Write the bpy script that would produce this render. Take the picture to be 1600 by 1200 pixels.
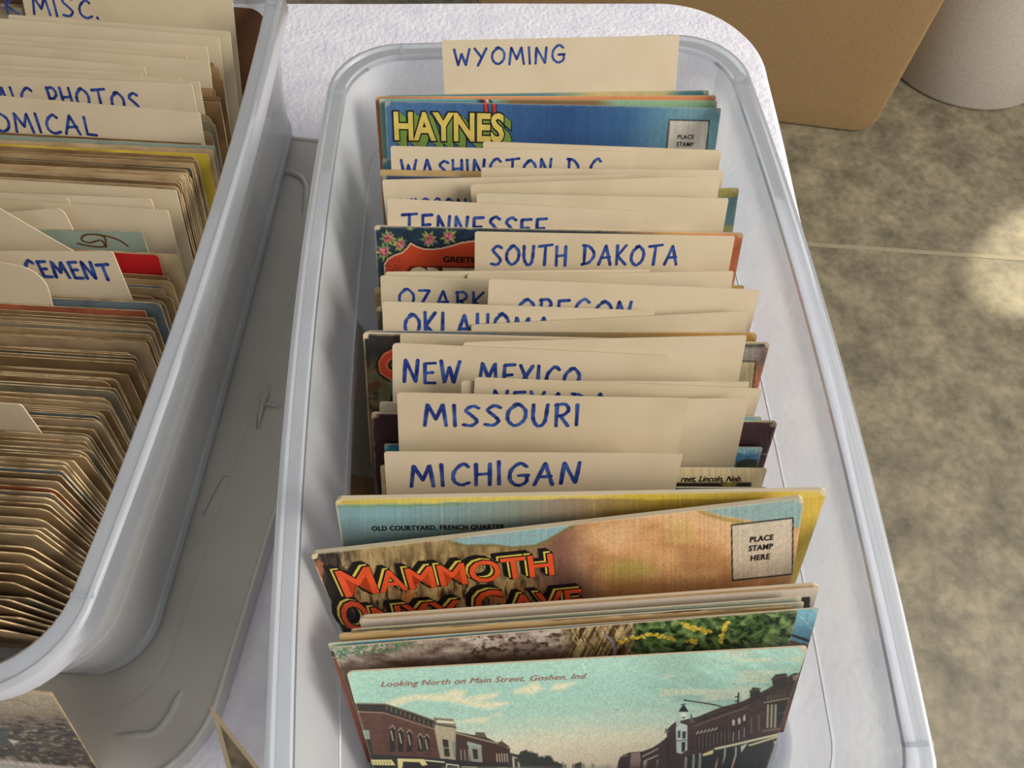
import bpy, bmesh, math, random
import numpy as np
from mathutils import Vector

for o in list(bpy.data.objects):
    bpy.data.objects.remove(o, do_unlink=True)
SC = bpy.context.scene
COL = SC.collection
rnd = random.Random(7)
K = 0.001                                   # everything below is written in millimetres

# ------------------------------------------------------------------ camera, world, light, exposure
FPX, PITCH = 1180.0, math.radians(62.6)
CAMP = np.array([0.0, 0.0, 322.0])          # table surface is z = 0
FWD = np.array([0, math.cos(PITCH), -math.sin(PITCH)])
UPV = np.array([0, math.sin(PITCH), math.cos(PITCH)])
RGT = np.array([1.0, 0, 0])
cam_d = bpy.data.cameras.new('camera')
cam_d.sensor_width = 36.0
cam_d.lens = 36.0 * FPX / 1600.0
cam_d.clip_start = 0.01
cam = bpy.data.objects.new('camera', cam_d)
COL.objects.link(cam)
cam.location = (0, 0, 0.322)
cam.rotation_euler = (math.pi / 2 - PITCH, 0, 0)
SC.camera = cam

world = bpy.data.worlds.new('world')
SC.world = world
world.use_nodes = True
bgn = world.node_tree.nodes['Background']
bgn.inputs['Color'].default_value = (1.0, 0.975, 0.945, 1)
bgn.inputs['Strength'].default_value = 0.35

def area(name, loc, target, sx, sy, power, color):
    d = bpy.data.lights.new(name, 'AREA')
    d.shape = 'RECTANGLE'
    d.size, d.size_y, d.energy, d.color = sx, sy, power, color
    o = bpy.data.objects.new(name, d)
    COL.objects.link(o)
    o.location = loc
    o.rotation_euler = (Vector(target) - Vector(loc)).to_track_quat('-Z', 'Y').to_euler()
    return o

area('daylight_doorway', (1.75, -0.25, 0.95), (0.0, 0.15, 0.05), 0.9, 1.1, 56, (1.0, 0.95, 0.87))
sp = bpy.data.lights.new('sunbeam', 'SPOT')
sp.energy, sp.spot_size, sp.spot_blend, sp.shadow_soft_size, sp.color = 900, math.radians(3.6), 0.5, 0.01, (1.0, 0.88, 0.62)
so = bpy.data.objects.new('sunbeam', sp)
COL.objects.link(so)
so.location = (3.6, 2.3, 1.6)
so.rotation_euler = (Vector((0.95, 0.80, -0.74)) - Vector(so.location)).to_track_quat('-Z', 'Y').to_euler()

SC.view_settings.view_transform = 'Standard'
SC.view_settings.look = 'None'
SC.view_settings.gamma = 1.0
SC.view_settings.use_curve_mapping = False
SC.view_settings.exposure = 0.0
SC.cycles.transparent_max_bounces = 24
SC.cycles.max_bounces = 10

# ------------------------------------------------------------------ geometry helpers
def ray(px, py):
    px = np.asarray(px, float); py = np.asarray(py, float)
    return FWD + ((px - 800) / FPX)[..., None] * RGT + ((600 - py) / FPX)[..., None] * UPV

def at(px, py, z):
    d = ray(px, py)
    return CAMP + d * ((z - CAMP[2]) / d[2])

def project(P):
    q = P - CAMP
    d = q @ FWD
    return 800 + FPX * (q @ RGT) / d, 600 - FPX * (q @ UPV) / d

def mesh_obj(name, verts, faces, mats, parent=None, fmat=None, smooth=False, origin=None):
    """ONE mesh object; verts in mm, world space; origin in mm."""
    org = np.array(origin if origin is not None else (0, 0, 0), float)
    V = (np.asarray(verts, float) - org) * K
    me = bpy.data.meshes.new(name)
    me.from_pydata(V.tolist(), [], [list(map(int, f)) for f in faces])
    for m in (mats if isinstance(mats, (list, tuple)) else [mats]):
        me.materials.append(m)
    if fmat is not None:
        me.polygons.foreach_set('material_index', np.asarray(fmat, dtype=np.int32))
    if smooth:
        me.polygons.foreach_set('use_smooth', np.ones(len(me.polygons), dtype=bool))
    me.update()
    o = bpy.data.objects.new(name, me)
    COL.objects.link(o)
    o.location = Vector(org * K)
    if parent is not None:
        o.parent = parent
        o.location = Vector(org * K) - parent.location
    return o

def empty(name, loc):
    o = bpy.data.objects.new(name, None)
    COL.objects.link(o)
    o.location = Vector(np.array(loc, float) * K)
    o.empty_display_size = 0.02
    return o

def tag(o, label, cat, group=None, kind=None):
    o['label'] = label
    o['category'] = cat
    if group: o['group'] = group
    if kind: o['kind'] = kind
    return o

def structure(o):
    o['kind'] = 'structure'
    return o

# ------------------------------------------------------------------ colour and materials
def lin(c, k=1.0):
    c = np.asarray(c, float) / 255.0
    l = np.where(c <= 0.04045, c / 12.92, ((c + 0.055) / 1.055) ** 2.4)
    return np.clip(l * k, 0, 0.92)

PK = 1.22      # albedo of printed things over their look in this light

def new_mat(name):
    m = bpy.data.materials.new(name)
    m.use_nodes = True
    nt = m.node_tree
    return m, nt, nt.nodes['Principled BSDF']

def rgba(c):
    return (float(c[0]), float(c[1]), float(c[2]), 1.0)

def noise_mix(nt, c1, c2, scale, detail=6, lo=0.35, hi=0.65, vec='Object', stretch=None):
    tc = nt.nodes.new('ShaderNodeTexCoord')
    n = nt.nodes.new('ShaderNodeTexNoise')
    n.inputs['Scale'].default_value = scale
    n.inputs['Detail'].default_value = detail
    if stretch:
        mp = nt.nodes.new('ShaderNodeMapping')
        mp.inputs['Scale'].default_value = stretch
        nt.links.new(tc.outputs[vec], mp.inputs['Vector'])
        nt.links.new(mp.outputs['Vector'], n.inputs['Vector'])
    else:
        nt.links.new(tc.outputs[vec], n.inputs['Vector'])
    r = nt.nodes.new('ShaderNodeValToRGB')
    r.color_ramp.elements[0].position, r.color_ramp.elements[1].position = lo, hi
    r.color_ramp.elements[0].color, r.color_ramp.elements[1].color = rgba(c1), rgba(c2)
    nt.links.new(n.outputs['Fac'], r.inputs['Fac'])
    return n, r

def add_bump(nt, b, src, strength, dist):
    bp = nt.nodes.new('ShaderNodeBump')
    bp.inputs['Strength'].default_value = strength
    bp.inputs['Distance'].default_value = dist
    nt.links.new(src, bp.inputs['Height'])
    nt.links.new(bp.outputs['Normal'], b.inputs['Normal'])

def paper(name, c, c2=None, k=PK, rough=0.75, scale=60):
    m, nt, b = new_mat(name)
    a1 = lin(c, k)
    a2 = lin(c2, k) if c2 is not None else a1 * 0.93
    n, r = noise_mix(nt, a2, a1, scale, 8, 0.3, 0.6)
    nt.links.new(r.outputs['Color'], b.inputs['Base Color'])
    n2 = nt.nodes.new('ShaderNodeTexNoise')
    n2.inputs['Scale'].default_value = 900
    add_bump(nt, b, n2.outputs['Fac'], 0.12, 0.0003)
    b.inputs['Roughness'].default_value = rough
    b.inputs['Specular IOR Level'].default_value = 0.25
    return m

def flat(name, c, k=PK, rough=0.6):
    m, nt, b = new_mat(name)
    a = lin(c, k)
    n, r = noise_mix(nt, a * 0.86, a, 250, 4)
    nt.links.new(r.outputs['Color'], b.inputs['Base Color'])
    b.inputs['Roughness'].default_value = rough
    b.inputs['Specular IOR Level'].default_value = 0.3
    return m

M_DIV = [paper('divider_paper_%d' % i, c, c2, 1.04) for i, (c, c2) in enumerate([
    ((208, 192, 165), (202, 186, 157)), ((206, 189, 160), (199, 182, 152)), ((209, 192, 165), (203, 186, 158)), ((204, 189, 161), (197, 182, 153))])]
M_EDGE = paper('card_edge_paper', (190, 164, 124), (104, 78, 48), scale=130)
M_TAN = paper('tan_card', (186, 158, 112), (166, 136, 90))
M_BROWN = paper('brown_card', (112, 78, 52), (92, 62, 42))
M_OLD = [paper('old_postcard_%d' % i, c, c2, scale=45) for i, (c, c2) in enumerate([
    ((172, 146, 108), (132, 104, 68)), ((156, 130, 94), (118, 90, 56)), ((186, 164, 128), (148, 120, 84)), ((140, 112, 76), (100, 74, 46)),
    ((166, 144, 112), (124, 98, 66)), ((136, 126, 106), (100, 90, 70)), ((148, 118, 82), (104, 76, 46)), ((120, 96, 64), (84, 62, 38))])]
M_DARKC = [paper('dark_postcard', (88, 84, 70), (52, 46, 36)), paper('green_grey_postcard', (118, 124, 110), (92, 98, 84)), paper('rusty_postcard', (150, 84, 56), (110, 60, 40)),
           paper('slate_postcard', (104, 116, 120), (74, 84, 88))]
M_RED = paper('red_card', (178, 28, 30), (150, 20, 24))
M_SAGE = paper('sage_card', (134, 146, 132), (122, 134, 120))
M_YEL = paper('yellow_card', (196, 170, 60), (160, 136, 40))
M_INK = flat('blue_marker_ink', (28, 46, 120), 1.0, 0.5)
nt = M_INK.node_tree
for n_ in nt.nodes:
    if n_.type == 'VALTORGB':
        n_.color_ramp.elements[0].position, n_.color_ramp.elements[1].position = 0.36, 0.72
        n_.color_ramp.elements[0].color = rgba(lin((22, 40, 116)))
        n_.color_ramp.elements[1].color = rgba(lin((62, 98, 172)))
M_BROWNINK = flat('brown_ink', (96, 66, 24), 1.0)
M_BLACK = flat('black_print', (22, 19, 18), 1.0)
M_REDINK = flat('red_brown_print', (168, 98, 82), 1.15)
M_ORANGE = flat('orange_red_print', (222, 84, 40), 1.2)
M_YELLOWP = flat('yellow_print', (212, 190, 80), 1.15)
M_HYEL = flat('pale_yellow_print', (204, 182, 92), 1.15)
M_GREENP = flat('green_print', (112, 138, 62), 1.1)
M_CREAMP = flat('cream_print', (214, 200, 160), 1.1)

m, nt, b = new_mat('printed_picture')
va = nt.nodes.new('ShaderNodeVertexColor'); va.layer_name = 'print'
nt.links.new(va.outputs['Color'], b.inputs['Base Color'])
b.inputs['Roughness'].default_value = 0.5
b.inputs['Specular IOR Level'].default_value = 0.3
tcn = nt.nodes.new('ShaderNodeTexNoise'); tcn.inputs['Scale'].default_value = 1400
add_bump(nt, b, tcn.outputs['Fac'], 0.04, 0.0002)
M_PRINT = m

def plastic(name, tint, clear, rough=0.28, trans=0.5, coat=0.5):
    """translucent polypropylene: part of the light goes straight through, the rest is scattered both ways"""
    m = bpy.data.materials.new(name); m.use_nodes = True
    nt = m.node_tree; nt.nodes.clear()
    out = nt.nodes.new('ShaderNodeOutputMaterial')
    di = nt.nodes.new('ShaderNodeBsdfDiffuse'); di.inputs['Color'].default_value = rgba(tint)
    tr = nt.nodes.new('ShaderNodeBsdfTranslucent'); tr.inputs['Color'].default_value = rgba(tint)
    m1 = nt.nodes.new('ShaderNodeMixShader'); m1.inputs[0].default_value = trans
    nt.links.new(di.outputs[0], m1.inputs[1]); nt.links.new(tr.outputs[0], m1.inputs[2])
    tp = nt.nodes.new('ShaderNodeBsdfTransparent'); tp.inputs['Color'].default_value = (0.95, 0.97, 1.0, 1)
    m2 = nt.nodes.new('ShaderNodeMixShader')
    tc = nt.nodes.new('ShaderNodeTexCoord')
    mp = nt.nodes.new('ShaderNodeMapping'); mp.inputs['Scale'].default_value = (1, 1, 0.25)
    nz = nt.nodes.new('ShaderNodeTexNoise'); nz.inputs['Scale'].default_value = 30; nz.inputs['Detail'].default_value = 8
    nt.links.new(tc.outputs['Object'], mp.inputs['Vector']); nt.links.new(mp.outputs['Vector'], nz.inputs['Vector'])
    mr = nt.nodes.new('ShaderNodeMapRange')
    mr.inputs['From Min'].default_value, mr.inputs['From Max'].default_value = 0.3, 0.7
    mr.inputs['To Min'].default_value, mr.inputs['To Max'].default_value = clear + 0.06, clear - 0.06
    nt.links.new(nz.outputs['Fac'], mr.inputs['Value']); nt.links.new(mr.outputs['Result'], m2.inputs[0])
    nt.links.new(m1.outputs[0], m2.inputs[1]); nt.links.new(tp.outputs[0], m2.inputs[2])
    gl = nt.nodes.new('ShaderNodeBsdfGlossy'); gl.inputs['Roughness'].default_value = rough
    fr = nt.nodes.new('ShaderNodeFresnel'); fr.inputs['IOR'].default_value = 1.42
    m3 = nt.nodes.new('ShaderNodeMixShader')
    fm = nt.nodes.new('ShaderNodeMath'); fm.operation = 'MULTIPLY'; fm.inputs[1].default_value = coat; nt.links.new(fr.outputs[0], fm.inputs[0])
    nt.links.new(fm.outputs[0], m3.inputs[0]); nt.links.new(m2.outputs[0], m3.inputs[1]); nt.links.new(gl.outputs[0], m3.inputs[2])
    nt.links.new(m3.outputs[0], out.inputs['Surface'])
    return m

M_BIN = plastic('frosted_clear_plastic', (0.93, 0.94, 0.94), 0.54, 0.5, 0.55, 0.3)
M_RIM = plastic('glossy_rim_plastic', (0.86, 0.89, 0.93), 0.46, 0.26, 0.6, 0.7)
M_LINE = flat('moulded_line_plastic', (238, 240, 242), 1.0, 0.35)
M_LIP = plastic('lid_lip_plastic', (0.82, 0.80, 0.76), 0.06, 0.3, 0.3, 0.7)
M_LID = plastic('frosted_lid_plastic', (0.66, 0.63, 0.58), 0.06, 0.4, 0.25, 0.5)

def cloth_mat():
    m, nt, b = new_mat('white_fleece')
    n, r = noise_mix(nt, lin((224, 222, 238)), lin((240, 239, 250)), 70, 10, 0.3, 0.65)
    nt.links.new(r.outputs['Color'], b.inputs['Base Color'])
    n2 = nt.nodes.new('ShaderNodeTexNoise'); n2.inputs['Scale'].default_value = 300; n2.inputs['Detail'].default_value = 5
    tc = nt.nodes.new('ShaderNodeTexCoord'); nt.links.new(tc.outputs['Object'], n2.inputs['Vector'])
    add_bump(nt, b, n2.outputs['Fac'], 0.55, 0.0018)
    b.inputs['Roughness'].default_value = 0.95
    b.inputs['Sheen Weight'].default_value = 0.3
    b.inputs['Specular IOR Level'].default_value = 0.1
    return m
M_CLOTH = cloth_mat()

def concrete_mat():
    m, nt, b = new_mat('concrete')
    n, r = noise_mix(nt, lin((104, 97, 79)), lin((156, 145, 119)), 15, 14, 0.33, 0.67)
    n.inputs['Roughness'].default_value = 0.62
    n2, r2 = noise_mix(nt, (0.66, 0.66, 0.66), (1, 1, 1), 70, 8, 0.35, 0.6)
    mx = nt.nodes.new('ShaderNodeMix'); mx.data_type = 'RGBA'; mx.blend_type = 'MULTIPLY'; mx.inputs['Factor'].default_value = 0.75
    nt.links.new(r.outputs['Color'], mx.inputs['A']); nt.links.new(r2.outputs['Color'], mx.inputs['B'])
    vo = nt.nodes.new('ShaderNodeTexVoronoi'); vo.inputs['Scale'].default_value = 55
    tc = nt.nodes.new('ShaderNodeTexCoord'); nt.links.new(tc.outputs['Object'], vo.inputs['Vector'])
    rr = nt.nodes.new('ShaderNodeValToRGB'); rr.color_ramp.elements[0].position = 0.04; rr.color_ramp.elements[1].position = 0.12
    rr.color_ramp.elements[0].color = (1, 1, 1, 1); rr.color_ramp.elements[1].color = (0, 0, 0, 1)
    nt.links.new(vo.outputs['Distance'], rr.inputs['Fac'])
    mx2 = nt.nodes.new('ShaderNodeMix'); mx2.data_type = 'RGBA'
    ml = nt.nodes.new('ShaderNodeMath'); ml.operation = 'MULTIPLY'; ml.inputs[1].default_value = 0.18
    nt.links.new(rr.outputs['Color'], ml.inputs[0]); nt.links.new(ml.outputs[0], mx2.inputs['Factor'])
    nt.links.new(mx.outputs['Result'], mx2.inputs['A']); mx2.inputs['B'].default_value = rgba(lin((196, 188, 164)))
    nt.links.new(mx2.outputs['Result'], b.inputs['Base Color'])
    b.inputs['Roughness'].default_value = 0.55
    add_bump(nt, b, n2.outputs['Fac'], 0.2, 0.002)
    return m
M_FLOOR = concrete_mat()
M_SEAM = flat('seam_filler', (156, 146, 122), 1.0)
M_CASE = flat('tan_moulded_plastic', (160, 131, 92), 1.0, 0.45)
M_BUCKET = flat('off_white_plastic', (190, 182, 170), 1.0, 0.5)
M_TABLE = flat('grey_table_plastic', (180, 178, 172), 1.0)
M_METAL = flat('grey_painted_steel', (110, 110, 112), 1.0, 0.4)
M_HAIR = flat('dark_hair', (60, 54, 46), 1.0)

# ------------------------------------------------------------------ numpy painting of printed pictures
def vnoise(x, y, seed):
    xi = np.floor(x).astype(np.int64); yi = np.floor(y).astype(np.int64)
    fx = x - xi; fy = y - yi
    fx = fx * fx * (3 - 2 * fx); fy = fy * fy * (3 - 2 * fy)
    def h(a, b):
        n = (a * 374761393 + b * 668265263 + seed * 1442695041) & 0x7fffffff
        n = ((n ^ (n >> 13)) * 1274126177) & 0x7fffffff
        n = n ^ (n >> 16)
        return (n & 0xffff) / 65535.0
    return (h(xi, yi) * (1 - fx) + h(xi + 1, yi) * fx) * (1 - fy) + (h(xi, yi + 1) * (1 - fx) + h(xi + 1, yi + 1) * fx) * fy

def fbm(x, y, sx, sy=None, seed=1, oct=4):
    sy = sy or sx
    t = 0; a = 1; tot = 0
    for i in range(oct):
        t = t + a * vnoise(x / sx * 2 ** i, y / sy * 2 ** i, seed + i * 17)
        tot += a; a *= 0.55
    return t / tot

class Paint:
    def __init__(s, x, y, base):
        s.x, s.y = x, y
        s.c = np.zeros((len(x), 3)) + np.array(base, float)
    def put(s, mask, col):
        mask = np.clip(np.asarray(mask, float), 0, 1)[:, None]
        s.c = s.c * (1 - mask) + np.asarray(col, float) * mask
    def ramp(s, t, stops):
        ts = [a for a, _ in stops]
        return np.stack([np.interp(t, ts, [c[i] for _, c in stops]) for i in range(3)], 1)
    def inpoly(s, P, soft=0.6):
        P = np.array(P, float); x, y = s.x, s.y
        ins = np.zeros(len(x), bool); d = np.full(len(x), 1e9)
        for i in range(len(P)):
            x0, y0 = P[i]; x1, y1 = P[(i + 1) % len(P)]
            if y0 != y1:
                c = ((y0 > y) != (y1 > y)) & (x < (x1 - x0) * (y - y0) / (y1 - y0) + x0)
                ins ^= c
            d = np.minimum(d, s.dseg(x0, y0, x1, y1))
        sd = np.where(ins, d, -d)
        return np.clip(sd / (2 * soft) + 0.5, 0, 1)
    def dseg(s, x0, y0, x1, y1):
        dx, dy = x1 - x0, y1 - y0
        t = np.clip(((s.x - x0) * dx + (s.y - y0) * dy) / max(dx * dx + dy * dy, 1e-9), 0, 1)
        return np.hypot(s.x - x0 - t * dx, s.y - y0 - t * dy)
    def poly(s, P, col, soft=0.6, op=1.0):
        s.put(s.inpoly(P, soft) * op, col)
    def line(s, P, w, col, op=1.0):
        d = np.full(len(s.x), 1e9)
        for a, b in zip(P[:-1], P[1:]):
            d = np.minimum(d, s.dseg(*a, *b))
        s.put(np.clip(w / 2 - d + 0.5, 0, 1) * op, col)
    def blob(s, cx, cy, rx, ry, col, seed=3, rough=0.5, op=1.0):
        r = np.hypot((s.x - cx) / rx, (s.y - cy) / ry) + rough * (fbm(s.x, s.y, 5, 5, seed, 3) - 0.5) * 2
        s.put(np.clip((1 - r) * 4, 0, 1) * op, col)
    def grain(s, amt, sx=1.6, sy=1.6, seed=5):
        s.c = s.c * (1 + amt * (fbm(s.x, s.y, sx, sy, seed, 2) - 0.5) * 2)[:, None]

# ------------------------------------------------------------------ the bins' frames
class Frame:
    def __init__(s, cx, cy, z0, ang, leans):
        s.c = np.array([cx, cy, 0.0]); s.z0 = z0; s.ang = ang
        s.ex = np.array([math.cos(ang), math.sin(ang), 0]); s.ey = np.array([-math.sin(ang), math.cos(ang), 0])
        s.ls, s.ld = [a for a, _ in leans], [b for _, b in leans]      # station along the bin -> lean in degrees
    def lean(s, st):
        return math.radians(float(np.interp(st, s.ls, s.ld)))
    def plane(s, st):
        ph = s.lean(st)
        o = s.c + s.ey * st + np.array([0, 0, s.z0])
        t = s.ey * math.sin(ph) + np.array([0, 0, math.cos(ph)])
        n = -s.ey * math.cos(ph) + np.array([0, 0, math.sin(ph)])
        return o, s.ex, t, n
    def st_of(s, px, py, zt):
        p = at(px, py, zt) - s.c
        y = p @ s.ey; st = y
        for _ in range(8):
            st = y - (zt - s.z0) * math.tan(s.lean(st))
        return st

RB = Frame(19.1, 139.5, 2.2, math.radians(2.7), [(-150, 26), (-110, 27), (80, 36), (120, 38)])
LB = Frame(-211.7, 189.8, 11.5, math.radians(-3.8), [(-149, -5), (-130, 5), (-105, 14), (-46, 24), (80, 34), (130, 37)])

def on_plane(pl, px, py):
    o, ex, t, n = pl
    d = ray(px, py)
    k = ((o - CAMP) @ n) / (d @ n)
    q = CAMP + d * k[..., None] - o
    return q @ ex, q @ t

class Card:
    """A sheet standing in a bin. TL, TR: its two top corners, found on the plane it leans in."""
    def __init__(s, fr, st, name, TL, TR, W=None, th=0.35, rad=1.0, bow=0.0, mat=None, painter=None, depth=30.0, cell=2.0, nu=8, L=None, zoff=0.4):
        s.pl = fr.plane(st)
        o, ex, t, n = s.pl
        (a0, a1), (b0, b1) = on_plane(s.pl, [TL[0], TR[0]], [TL[1], TR[1]])
        A = np.array([a0, b0]); B = np.array([a1, b1])
        e = (B - A) / np.linalg.norm(B - A)
        if W is not None: A = B - e * W
        s.W = float(np.linalg.norm(B - A))
        dn = np.array([e[1], -e[0]])
        if L is None:
            L = min((A[1] - zoff) / -dn[1], (B[1] - zoff) / -dn[1])
            # the bin narrows downwards: a wide card wedges between the walls before it reaches the floor
            need = max(abs((A + dn * L)[0]), abs((B + dn * L)[0])) + 0.8
            zmin = float(np.interp(need, [78.5, 82.0, 83.2, 87.2, 92.0], [0, 28, 30, 68, 110]))
            L = min(L, (min(A[1], B[1]) - zmin / t[2]) / -dn[1]) if zmin > 0 and abs(e[1]) < .3 else min(L, 96)
        s.L = L; s.A = A; s.e = e; s.dn = dn; s.bow = bow; s.n = n; s.th = th
        s.o, s.ex, s.t = o, ex, t
        s.build(name, rad, mat, painter, depth, cell, nu)
    def p3(s, u, v, off=0.0):
        u = np.asarray(u, float); v = np.asarray(v, float)
        q = s.A + u[..., None] * s.e + v[..., None] * s.dn
        h = s.bow * ((2 * u / s.W - 1) ** 2 - 0.5) * np.clip(1 - v / s.L, 0, 1) ** 1.5 + off
        return s.o + q[..., :1] * s.ex + q[..., 1:] * s.t + h[..., None] * s.n
    def uv(s, px, py):
        a, b = on_plane(s.pl, px, py)
        q = np.stack([a, b], -1) - s.A
        return q @ s.e, q @ s.dn
    def build(s, name, rad, mat, painter, depth, cell, nu):
        W, L = s.W, s.L
        r = rad
        if painter is not None:
            pxmm = np.linalg.norm(np.array(project(s.p3(0, 0))) - np.array(project(s.p3(W, 0)))) / W
            us = np.linspace(0, W, max(int(W * pxmm / cell), 20))
            dd = min(depth, L * 0.9)
            vs = np.concatenate([np.linspace(0, dd, max(int(dd * pxmm * 0.85 / cell), 8)), np.linspace(dd, L, 4)[1:]])
        else:
            us = np.unique(np.concatenate([[0, .35 * r, .75 * r, 1.2 * r], np.linspace(1.3 * r, W - 1.3 * r, nu), [W - 1.2 * r, W - .75 * r, W - .35 * r, W]]))
            vs = np.unique(np.concatenate([[0, .35 * r, .75 * r, 1.2 * r], np.linspace(0, L, 5)[1:-1], [L - r, L]]))
        U, V = np.meshgrid(us, vs)
        U = U.copy(); V = V.copy()
        for sx in (0, 1):                                   # rounded top corners
            dx = U if sx == 0 else W - U
            m = (dx < r) & (V < r)
            a = np.where(m, (r - dx) / r, 0); c = np.where(m, (r - V) / r, 0)
            hy = np.hypot(a, c); mx = np.maximum(a, c)
            k = np.where(hy > 0, mx / np.maximum(hy, 1e-9), 1)
            a2, c2 = a * k, c * k
            ndx = np.where(m, r - a2 * r, dx)
            V = np.where(m, r - c2 * r, V)
            U = ndx if sx == 0 else W - ndx
        nv, nn = U.shape
        P = s.p3(U.ravel(), V.ravel())
        idx = np.arange(nv * nn).reshape(nv, nn)
        faces = np.stack([idx[:-1, :-1], idx[1:, :-1], idx[1:, 1:], idx[:-1, 1:]], -1).reshape(-1, 4)
        loop = np.concatenate([idx[0, :], idx[1:, -1], idx[-1, :-1][::-1], idx[1:-1, 0][::-1]])
        nb = len(P)
        back = P[loop] - s.n * s.th
        bi = np.arange(len(loop)) + nb
        allv = np.concatenate([P, back])
        fl = faces.tolist()
        fm = [1 if painter is not None else 0] * len(fl)
        k2 = len(loop)
        side = [[int(loop[i]), int(loop[(i + 1) % k2]), int(bi[(i + 1) % k2]), int(bi[i])] for i in range(k2)]
        fl += side; fm += [2] * k2
        fl.append([int(q) for q in bi]); fm.append(0)
        mats = [mat or M_DIV[0], M_PRINT, M_EDGE if mat not in M_DIV else mat]
        base = s.p3(np.array(W / 2), np.array(L))
        s.ob = mesh_obj(name, allv, fl, mats, fmat=fm, origin=base)
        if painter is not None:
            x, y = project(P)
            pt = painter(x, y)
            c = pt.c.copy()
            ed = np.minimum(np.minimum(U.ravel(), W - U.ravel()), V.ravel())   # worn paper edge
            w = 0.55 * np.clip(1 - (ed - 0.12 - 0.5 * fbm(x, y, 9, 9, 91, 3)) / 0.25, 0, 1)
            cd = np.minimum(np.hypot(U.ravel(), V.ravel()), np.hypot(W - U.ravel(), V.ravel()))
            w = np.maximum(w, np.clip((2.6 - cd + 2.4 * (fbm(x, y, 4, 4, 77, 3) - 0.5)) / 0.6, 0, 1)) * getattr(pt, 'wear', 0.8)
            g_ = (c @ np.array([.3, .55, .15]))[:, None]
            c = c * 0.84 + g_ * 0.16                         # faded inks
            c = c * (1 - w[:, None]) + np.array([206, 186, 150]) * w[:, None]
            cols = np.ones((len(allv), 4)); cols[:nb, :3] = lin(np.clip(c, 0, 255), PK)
            cols[nb:, :3] = lin((200, 180, 140))
            at_ = s.ob.data.color_attributes.new('print', 'FLOAT_COLOR', 'POINT')
            at_.data.foreach_set('color', cols.astype(np.float32).ravel())

# ------------------------------------------------------------------ writing
GLY = {
 'W': (1.05, [[(0, 1), (.22, 0), (.5, .72), (.75, 0), (1.05, 1)]]), 'Y': (.8, [[(0, 1), (.4, .5)], [(.8, 1), (.18, -.08)]]),
 'O': (.85, ['c', [(.5, 1), (.1, .72), (.05, .28), (.4, 0), (.8, .25), (.85, .7), (.5, 1), (.3, .95)]]),
 'M': (1.0, [[(0, 0), (.14, 1), (.52, .3), (.84, 1), (1, 0)]]), 'I': (.1, [[(0, 1), (.06, 0)]]), 'N': (.75, [[(0, 0), (.06, 1), (.66, .02), (.75, 1)]]),
 'G': (.85, ['c', [(.8, .85), (.5, 1), (.12, .7), (.1, .25), (.45, 0), (.82, .15), (.84, .45)], [(.48, .45), (.9, .47)]]),
 'A': (.85, [[(0, 0), (.42, 1), (.82, 0)], [(.15, .36), (.72, .4)]]),
 'S': (.65, ['c', [(.68, .9), (.4, 1), (.1, .78), (.38, .52), (.62, .25), (.38, .02), (0, .06)]]),
 'H': (.65, [[(0, 1), (.03, 0)], [(.62, 1), (.65, 0)], [(.02, .5), (.62, .54)]]), 'T': (.85, [[(0, .92), (.88, 1)], [(.44, .96), (.42, 0)]]),
 'D': (.8, [[(.12, .98), (.14, .02)], 'c', [(0, 1), (.45, .92), (.8, .52), (.5, .1), (0, -.02)]]),
 'C': (.72, ['c', [(.74, .86), (.5, 1), (.12, .65), (.1, .22), (.42, 0), (.78, .1)]]),
 'E': (.6, [[(.62, 1), (.05, .96), (.07, .02), (.64, .03)], [(.06, .5), (.5, .54)]]), 'L': (.55, [[(.05, 1), (.04, .04), (.56, 0)]]),
 'K': (.65, [[(0, 1), (.05, 0)], [(.6, 1), (.06, .45), (.66, 0)]]), 'Z': (.62, [[(0, .97), (.6, 1), (.02, 0), (.64, .03)]]),
 'R': (.65, [[(.06, 1), (.1, 0)], 'c', [(0, .95), (.42, 1), (.62, .76), (.42, .52), (.08, .46)], [(.25, .48), (.66, 0)]]),
 'P': (.6, [[(.06, 1), (.1, 0)], 'c', [(0, .95), (.42, 1), (.62, .74), (.42, .5), (.08, .44)]]),
 'U': (.68, ['c', [(0, 1), (.03, .35), (.28, 0), (.58, .2), (.66, 1)]]), 'V': (.72, [[(0, 1), (.34, 0), (.74, 1)]]), 'X': (.68, [[(0, 1), (.64, 0)], [(.7, 1), (0, 0)]]),
 '.': (.1, [[(0, .06), (.05, 0)]]), ' ': (.45, []), "'": (.1, [[(0, 1), (-.03, .75)]]),
}

def catmull(P, n=6):
    P = [np.array(p, float) for p in P]
    Q = [2 * P[0] - P[1]] + P + [2 * P[-1] - P[-2]]
    out = []
    for i in range(1, len(Q) - 2):
        for k in range(n):
            t = k / n
            a, b, c, d = Q[i - 1], Q[i], Q[i + 1], Q[i + 2]
            out.append(0.5 * (2 * b + (c - a) * t + (2 * a - 5 * b + 4 * c - d) * t * t + (3 * b - a - 3 * c + d) * t ** 3))
    out.append(P[-1])
    return out

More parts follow.
